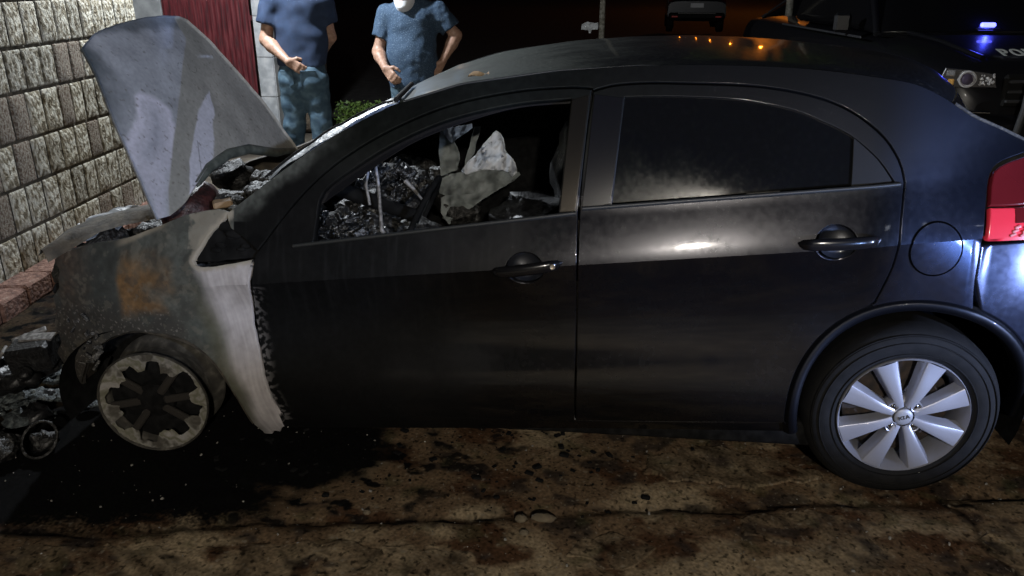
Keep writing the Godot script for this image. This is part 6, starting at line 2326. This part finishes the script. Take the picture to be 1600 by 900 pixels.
	var sodium := [[8.9, -48.0, 7.0, 60.0], [9.3, -62.0, 7.0, 9.0], [9.9, -80.0, 7.0, 7.0], [10.6, -100.0, 7.0, 6.0], [10.5, -122.0, 7.0, 8.0]]
	for i in sodium.size():
		var s: Array = sodium[i]
		street_lamp(Vector3(s[0] + 1.6, 0, s[1]), Vector3(s[0], s[2], s[1]), Color(1.0, 0.55, 0.14), s[3] * 0.15, ["nearest orange street lamp far behind the police pickup", "second orange street lamp of the row down the street", "middle orange street lamp of the row down the street", "fourth orange street lamp of the row down the street", "farthest orange street lamp at the end of the street"][i], M, false, "orange street lamps down the street")

	# ---- ground
	var P := []
	var X0 := -4.45
	var Z0 := -1.7
	var GW := 6.2
	var GD := 3.2
	for i in 225:
		var row := []
		for j in 117:
			var x := X0 + GW * i / 224.0
			var z := Z0 + GD * j / 116.0
			row.append(Vector3(x, ground_y(x, z), z))
		P.append(row)
	mb = MB.new()
	mb.grid(P, func(_p: Vector3) -> Vector3: return Vector3.UP)
	var slabs := [
		V2([-0.80, -0.06, -0.81, -0.13, -0.70, -0.22, -0.55, -0.28, -0.38, -0.22, -0.22, -0.16, -0.20, -0.10, -0.40, -0.04, -0.52, -0.02, -0.70, -0.045]),
		V2([0.19, -0.03, 0.24, 0.10, 0.22, 0.22, 0.26, 0.36, 0.40, 0.62, 0.95, 0.60, 1.00, 0.10, 0.85, -0.02, 0.5, -0.06]),
		V2([-2.75, 0.56, -2.45, 0.50, -2.1, 0.46, -1.75, 0.405, -1.62, 0.44, -1.66, 0.52, -1.9, 0.60, -2.4, 0.70, -2.8, 0.72]),
		V2([-1.62, 0.42, -1.45, 0.40, -1.33, 0.44, -1.30, 0.52, -1.38, 0.56, -1.52, 0.54, -1.56, 0.60, -1.66, 0.54]),
		V2([-0.52, 0.16, -0.30, 0.10, -0.18, 0.14, -0.10, 0.30, -0.22, 0.40, -0.34, 0.30, -0.50, 0.26]),
		V2([-1.02, 0.30, -0.88, 0.27, -0.80, 0.33, -0.84, 0.42, -0.96, 0.44, -1.05, 0.38])]
	for i in slabs.size():
		var poly := chain([slabs[i]], 0.03)
		for k in poly.size():
			poly[k] += Vector2(gn.get_noise_2dv(poly[k] * 9.0), gn.get_noise_2dv(poly[k] * 9.0 + Vector2(40, 0))) * 0.035
		slabs[i] = poly
	var gm := ground_material(X0, Z0, GW, GD, slabs)
	var ground := struct("pavement", mb, gm)
	mb = MB.new()
	mb.box(T(Vector3(0, -0.075, 0.5)), Vector3(30, 0.10, 15.4), 0.01)
	struct("ground", mb, M.paving)
	mb = MB.new()
	mb.box(T(Vector3(0, -0.25, -60)), Vector3(400, 0.10, 300), 0.01)
	struct("street", mb, M.asphalt)
	# broken cement patches lying a little proud of the pavement
	var lay := func(h: float) -> Callable:
		return func(p: Vector2) -> Vector3: return Vector3(p.x, ground_y(p.x, p.y) + h + 0.006 * gn.get_noise_2d(p.x * 6.0, p.y * 6.0 + 5.0), p.y)
	for k in slabs.size():
		mb = MB.new()
		panel(mb, slabs[k], [], lay.call(0.006 if k < 2 else 0.0035), 0.04, 0.03, 0.006, -1.0)
		for i in mb.v.size():
			mb.uv[i] = Vector2((mb.v[i].x - X0) / GW, (mb.v[i].z - Z0) / GD)
		part("cement_patch", mb, gm, ground)
	# lumps of broken cement and grit
	var rg := RandomNumberGenerator.new()
	rg.seed = 909
	var lump_at := [[-1.215, 0.235, 0.022, "pale broken cement lump lying in the gap, left of two"], [-1.145, 0.225, 0.026, "long pale cement lump lying in the gap, right of two"], [-1.20, 0.30, 0.018, "small pale stone below the two cement lumps"], [-1.72, 0.245, 0.014, "small pale stone at the edge of the soot"]]
	for l in lump_at:
		mb = MB.new()
		mb.blob(Vector3.ZERO, Vector3(l[2] * (1.7 if l[2] > 0.025 else 1.0), l[2] * 0.6, l[2] * 0.8), 1.3, 22.0, crumple, 5, 7)
		solo("cement_lump", mb, M.old_cement, l[3], "stone", Vector3(l[0], ground_y(l[0], l[1]) + l[2] * 0.15, l[1]))
	mb = MB.new()
	for i in 900:
		var x := rg.randf_range(-3.4, 1.4)
		var z := rg.randf_range(-0.9, 0.95)
		var s := 0.0016 + 0.0045 * pow(rg.randf(), 5.0)
		mb.box(T(Vector3(x, ground_y(x, z) + s * 0.3, z), Vector3(rg.randf() * 3, rg.randf() * 3, rg.randf() * 3)), Vector3(s * 2, s * 1.2, s * 1.6), s * 0.4)
	var grit := part("grit", mb, M.glass_bits, ground)
	grit.set_meta("kind", "stuff")
	# crumbs of soot
	mb = MB.new()
	for i in 260:
		var x := rg.randf_range(-1.9, -0.6) - 0.5 * rg.randf()
		var z := rg.randf_range(-0.4, 0.22)
		var s := 0.003 + 0.012 * pow(rg.randf(), 4.0)
		mb.box(T(Vector3(x, ground_y(x, z) + s * 0.15, z), Vector3(0, rg.randf() * 3, 0)), Vector3(s * 2.4, s * 0.8, s * 1.6), s * 0.3)
	var crumbs := part("soot_crumbs", mb, M.char, ground)
	crumbs.set_meta("kind", "stuff")
	# kerb at the foot of the wall
	var kb := thing("brick_kerb", "reddish brick kerb at the foot of the stone wall", "kerb", Vector3(-4.09, 0, -1.55))
	kb.rotation.y = 0.10
	rg.seed = 12
	for i in 12:
		mb = MB.new()
		mb.box(T(Vector3(rg.randf_range(-0.006, 0.006), 0.05, 0), Vector3(0, rg.randf_range(-0.03, 0.03), 0)), Vector3(0.17, 0.115, 0.226), 0.012)
		part("brick", mb, M.red_kerb, kb).position = Vector3(0, rg.randf_range(-0.006, 0.006), -1.5 + i * 0.236)

	# ---- walls, house, people, car
	stone_wall(M)
	house_front(M)
	build_car(M)
	person_one(M)
	person_two(M)

	# ---- hedge, tree, pole and what stands in the dark
	rg.seed = 21
	mb = MB.new()
	leaf_mass(mb, rg, Vector3(-1.6, 0.05, -0.16), Vector3(1.6, 0.24, 0.16), 5200, 0.024)
	leaf_mass(mb, rg, Vector3(-1.6, 0.2, -0.13), Vector3(1.6, 0.30, 0.13), 1500, 0.022)
	var hedge := thing("hedge", "low clipped green hedge behind the two standing people", "hedge", Vector3(-2.40, 0, -6.75))
	part("foliage", mb, M.foliage, hedge)
	mb = MB.new()
	for i in 26:
		mb.tube([Vector3(-1.55 + i * 0.124, -0.02, 0), Vector3(-1.55 + i * 0.124 + rg.randf_range(-0.04, 0.04), 0.2, rg.randf_range(-0.08, 0.08))], [0.008, 0.004], 5)
	part("stems", mb, M.bark, hedge)
	var tree := thing("twin_trunk_tree", "tree with two pale slender trunks side by side", "tree", Vector3(1.80, -0.2, -10.0))
	for s in [[-0.11, 0.0], [0.10, 0.1]]:
		mb = MB.new()
		mb.tube([Vector3(s[0], 0, s[1]), Vector3(s[0] * 1.1, 1.0, s[1]), Vector3(s[0] * 1.4 + 0.02, 2.2, s[1]), Vector3(s[0] * 4.0, 3.6, s[1] * 2.0)], [0.065, 0.055, 0.05, 0.03], 10)
		part("trunk", mb, M.lit_bark, tree)
	mb = MB.new()
	for k in 22:
		var c := Vector3(rg.randf_range(-1.3, 1.3), rg.randf_range(3.0, 4.6), rg.randf_range(-1.2, 1.2))
		leaf_mass(mb, rg, c - Vector3(0.4, 0.3, 0.4), c + Vector3(0.4, 0.3, 0.4), 110, 0.06)
	part("crown", mb, M.foliage, tree)
	var pole := thing("thin_pole", "thin pale pole standing behind the roof of the burnt car", "pole", Vector3(-0.97, -0.2, -12.0))
	mb = MB.new()
	mb.tube([Vector3.ZERO, Vector3(0.0, 1.5, 0), Vector3(0.03, 4.0, 0)], [0.055, 0.05, 0.045], 10)
	part("shaft", mb, M.lit_bark, pole)
	mb = MB.new()
	panel(mb, chain([V2([-0.15, -0.06, -0.14, 0.03]), V2([-0.05, 0.07, 0.06, 0.05, 0.14, 0.06]), V2([0.13, -0.05, 0.03, -0.06]), V2([0.02, -0.11, -0.02, -0.11]), V2([-0.03, -0.065])]), [], func(p: Vector2) -> Vector3: return Vector3(p.x, p.y, 0.04 * crumple.get_noise_2d(p.x * 2.0, p.y * 2.0) + 0.05 * p.x), 0.03, 0.006, 0.002)
	solo("white_plastic_sheet", mb, M.white_sheet, "torn white plastic sheet caught on the thin pole", "plastic sheet", Vector3(-1.17, 0.86, -11.93))
	mb = MB.new()
	mb.box(T(Vector3.ZERO), Vector3(1.5, 0.75, 0.25), 0.03)
	solo("red_planter_wall", mb, M.dark_red_wall, "low dark red wall left of the twin tree trunk", "wall", Vector3(1.55, 0.26, -12.8))
	far_suv(M)
	dark_sedan(M)
	police_pickup(M)

	# ---- small things
	mb = MB.new()
	P = []
	for i in 9:
		var t := i / 8.0
		var w := 0.016 * sin(PI * pow(t, 0.8)) + 0.001
		P.append([Vector3(-0.034 + 0.068 * t, 0.006 + 0.006 * sin(t * 5.0), -w), Vector3(-0.034 + 0.068 * t, 0.002, 0), Vector3(-0.034 + 0.068 * t, 0.008 + 0.004 * sin(t * 7.0), w)])
	mb.grid(P, func(_p: Vector3) -> Vector3: return Vector3.UP)
	var leaf := solo("fallen_leaf", mb, M.dry_leaf, "dry brown leaf lying on the roof of the burnt car", "leaf", Vector3(-1.400, 1.339, -0.245))
	leaf.rotation = Vector3(0.3, 0.15, 0.16)
	# ring of a fog lamp
	mb = MB.new()
	var ring := []
	for i in 29:
		var a := TAU * i / 28.0
		ring.append(Vector3(cos(a) * 0.066, 0.012 + 0.05 + sin(a) * 0.05, sin(a) * -0.045))
	mb.tube(ring, [0.0055], 7, false)
	mb.blob(Vector3(0, 0.045, -0.02), Vector3(0.05, 0.035, 0.04), 0.5, 6.0, crumple, 9, 12)
	solo("fog_lamp_ring", mb, M.ash_dark, "round rim of a burnt fog lamp on the sooty ground", "car part", Vector3(-2.998, 0.0, 0.03))
	# remains of the bumper at the left edge
	var bm := thing("burnt_bumper", "charred bumper remains with pale bare ends lying by the front wheel", "car part", Vector3(-3.25, 0, -0.32))
	mb = MB.new()
	mb.box(T(Vector3(0.06, 0.25, 0.05), Vector3(0.1, 0.25, 0.12)), Vector3(0.16, 0.11, 0.12), 0.012)
	mb.box(T(Vector3(-0.20, 0.20, 0.12), Vector3(0.0, 0.1, 0.10)), Vector3(0.26, 0.05, 0.10), 0.010)
	mb.box(T(Vector3(-0.06, 0.12, -0.02), Vector3(0.4, 0.2, 0.5)), Vector3(0.4, 0.05, 0.12), 0.012)
	for i in 14:
		mb.blob(Vector3(rg.randf_range(-0.35, 0.15), rg.randf_range(0.02, 0.22), rg.randf_range(-0.1, 0.15)), Vector3(0.07, 0.05, 0.06) * rg.randf_range(0.4, 1.1), 0.6, 4.0, crumple, 8, 10)
	part("charred_beam", mb, M.char_wet, bm)
	mb = MB.new()
	mb.box(T(Vector3(-0.02, 0.285, -0.05), Vector3(0.3, 0.7, 0.25)), Vector3(0.13, 0.010, 0.03), 0.003)
	mb.box(T(Vector3(-0.08, 0.235, 0.06), Vector3(0.2, 0.3, 0.9)), Vector3(0.10, 0.012, 0.05), 0.003)
	mb.box(T(Vector3(0.07, 0.312, 0.02), Vector3(0.2, 0.1, 0.05)), Vector3(0.13, 0.012, 0.05), 0.003)
	part("bare_bracket", mb, M.bare_steel, bm)
	# ash heap
	mb = MB.new()
	for i in 60:
		var q := Vector2(rg.randfn(0, 0.22), rg.randfn(0, 0.16))
		mb.blob(Vector3(q.x, 0.01 + 0.03 * rg.randf(), q.y), Vector3(0.06, 0.022, 0.05) * rg.randf_range(0.4, 1.2), 0.7, 5.0, crumple, 7, 10)
	solo("ash_heap", mb, M.ash_heap if M.has("ash_heap") else mottled(170, [[0.3, lin(0.012, 0.014, 0.015)], [0.55, lin(0.06, 0.075, 0.08)], [0.8, lin(0.17, 0.185, 0.18)]], 5.0, 0.7, 0.8), "heap of grey-blue ash and crumbs before the burnt front", "ash", Vector3(-3.38, 0, -0.42))
	mb = MB.new()
	for i in 12:
		mb.blob(Vector3(rg.randfn(0, 0.05), 0.03 + 0.04 * rg.randf(), rg.randfn(0, 0.05)), Vector3(0.05, 0.035, 0.045) * rg.randf_range(0.5, 1.1), 0.7, 5.0, crumple, 8, 10)
	solo("charred_lump", mb, M.ash_dark, "charred lump of melted parts at the photo's lower left edge", "debris", Vector3(-3.17, 0, 0.06))
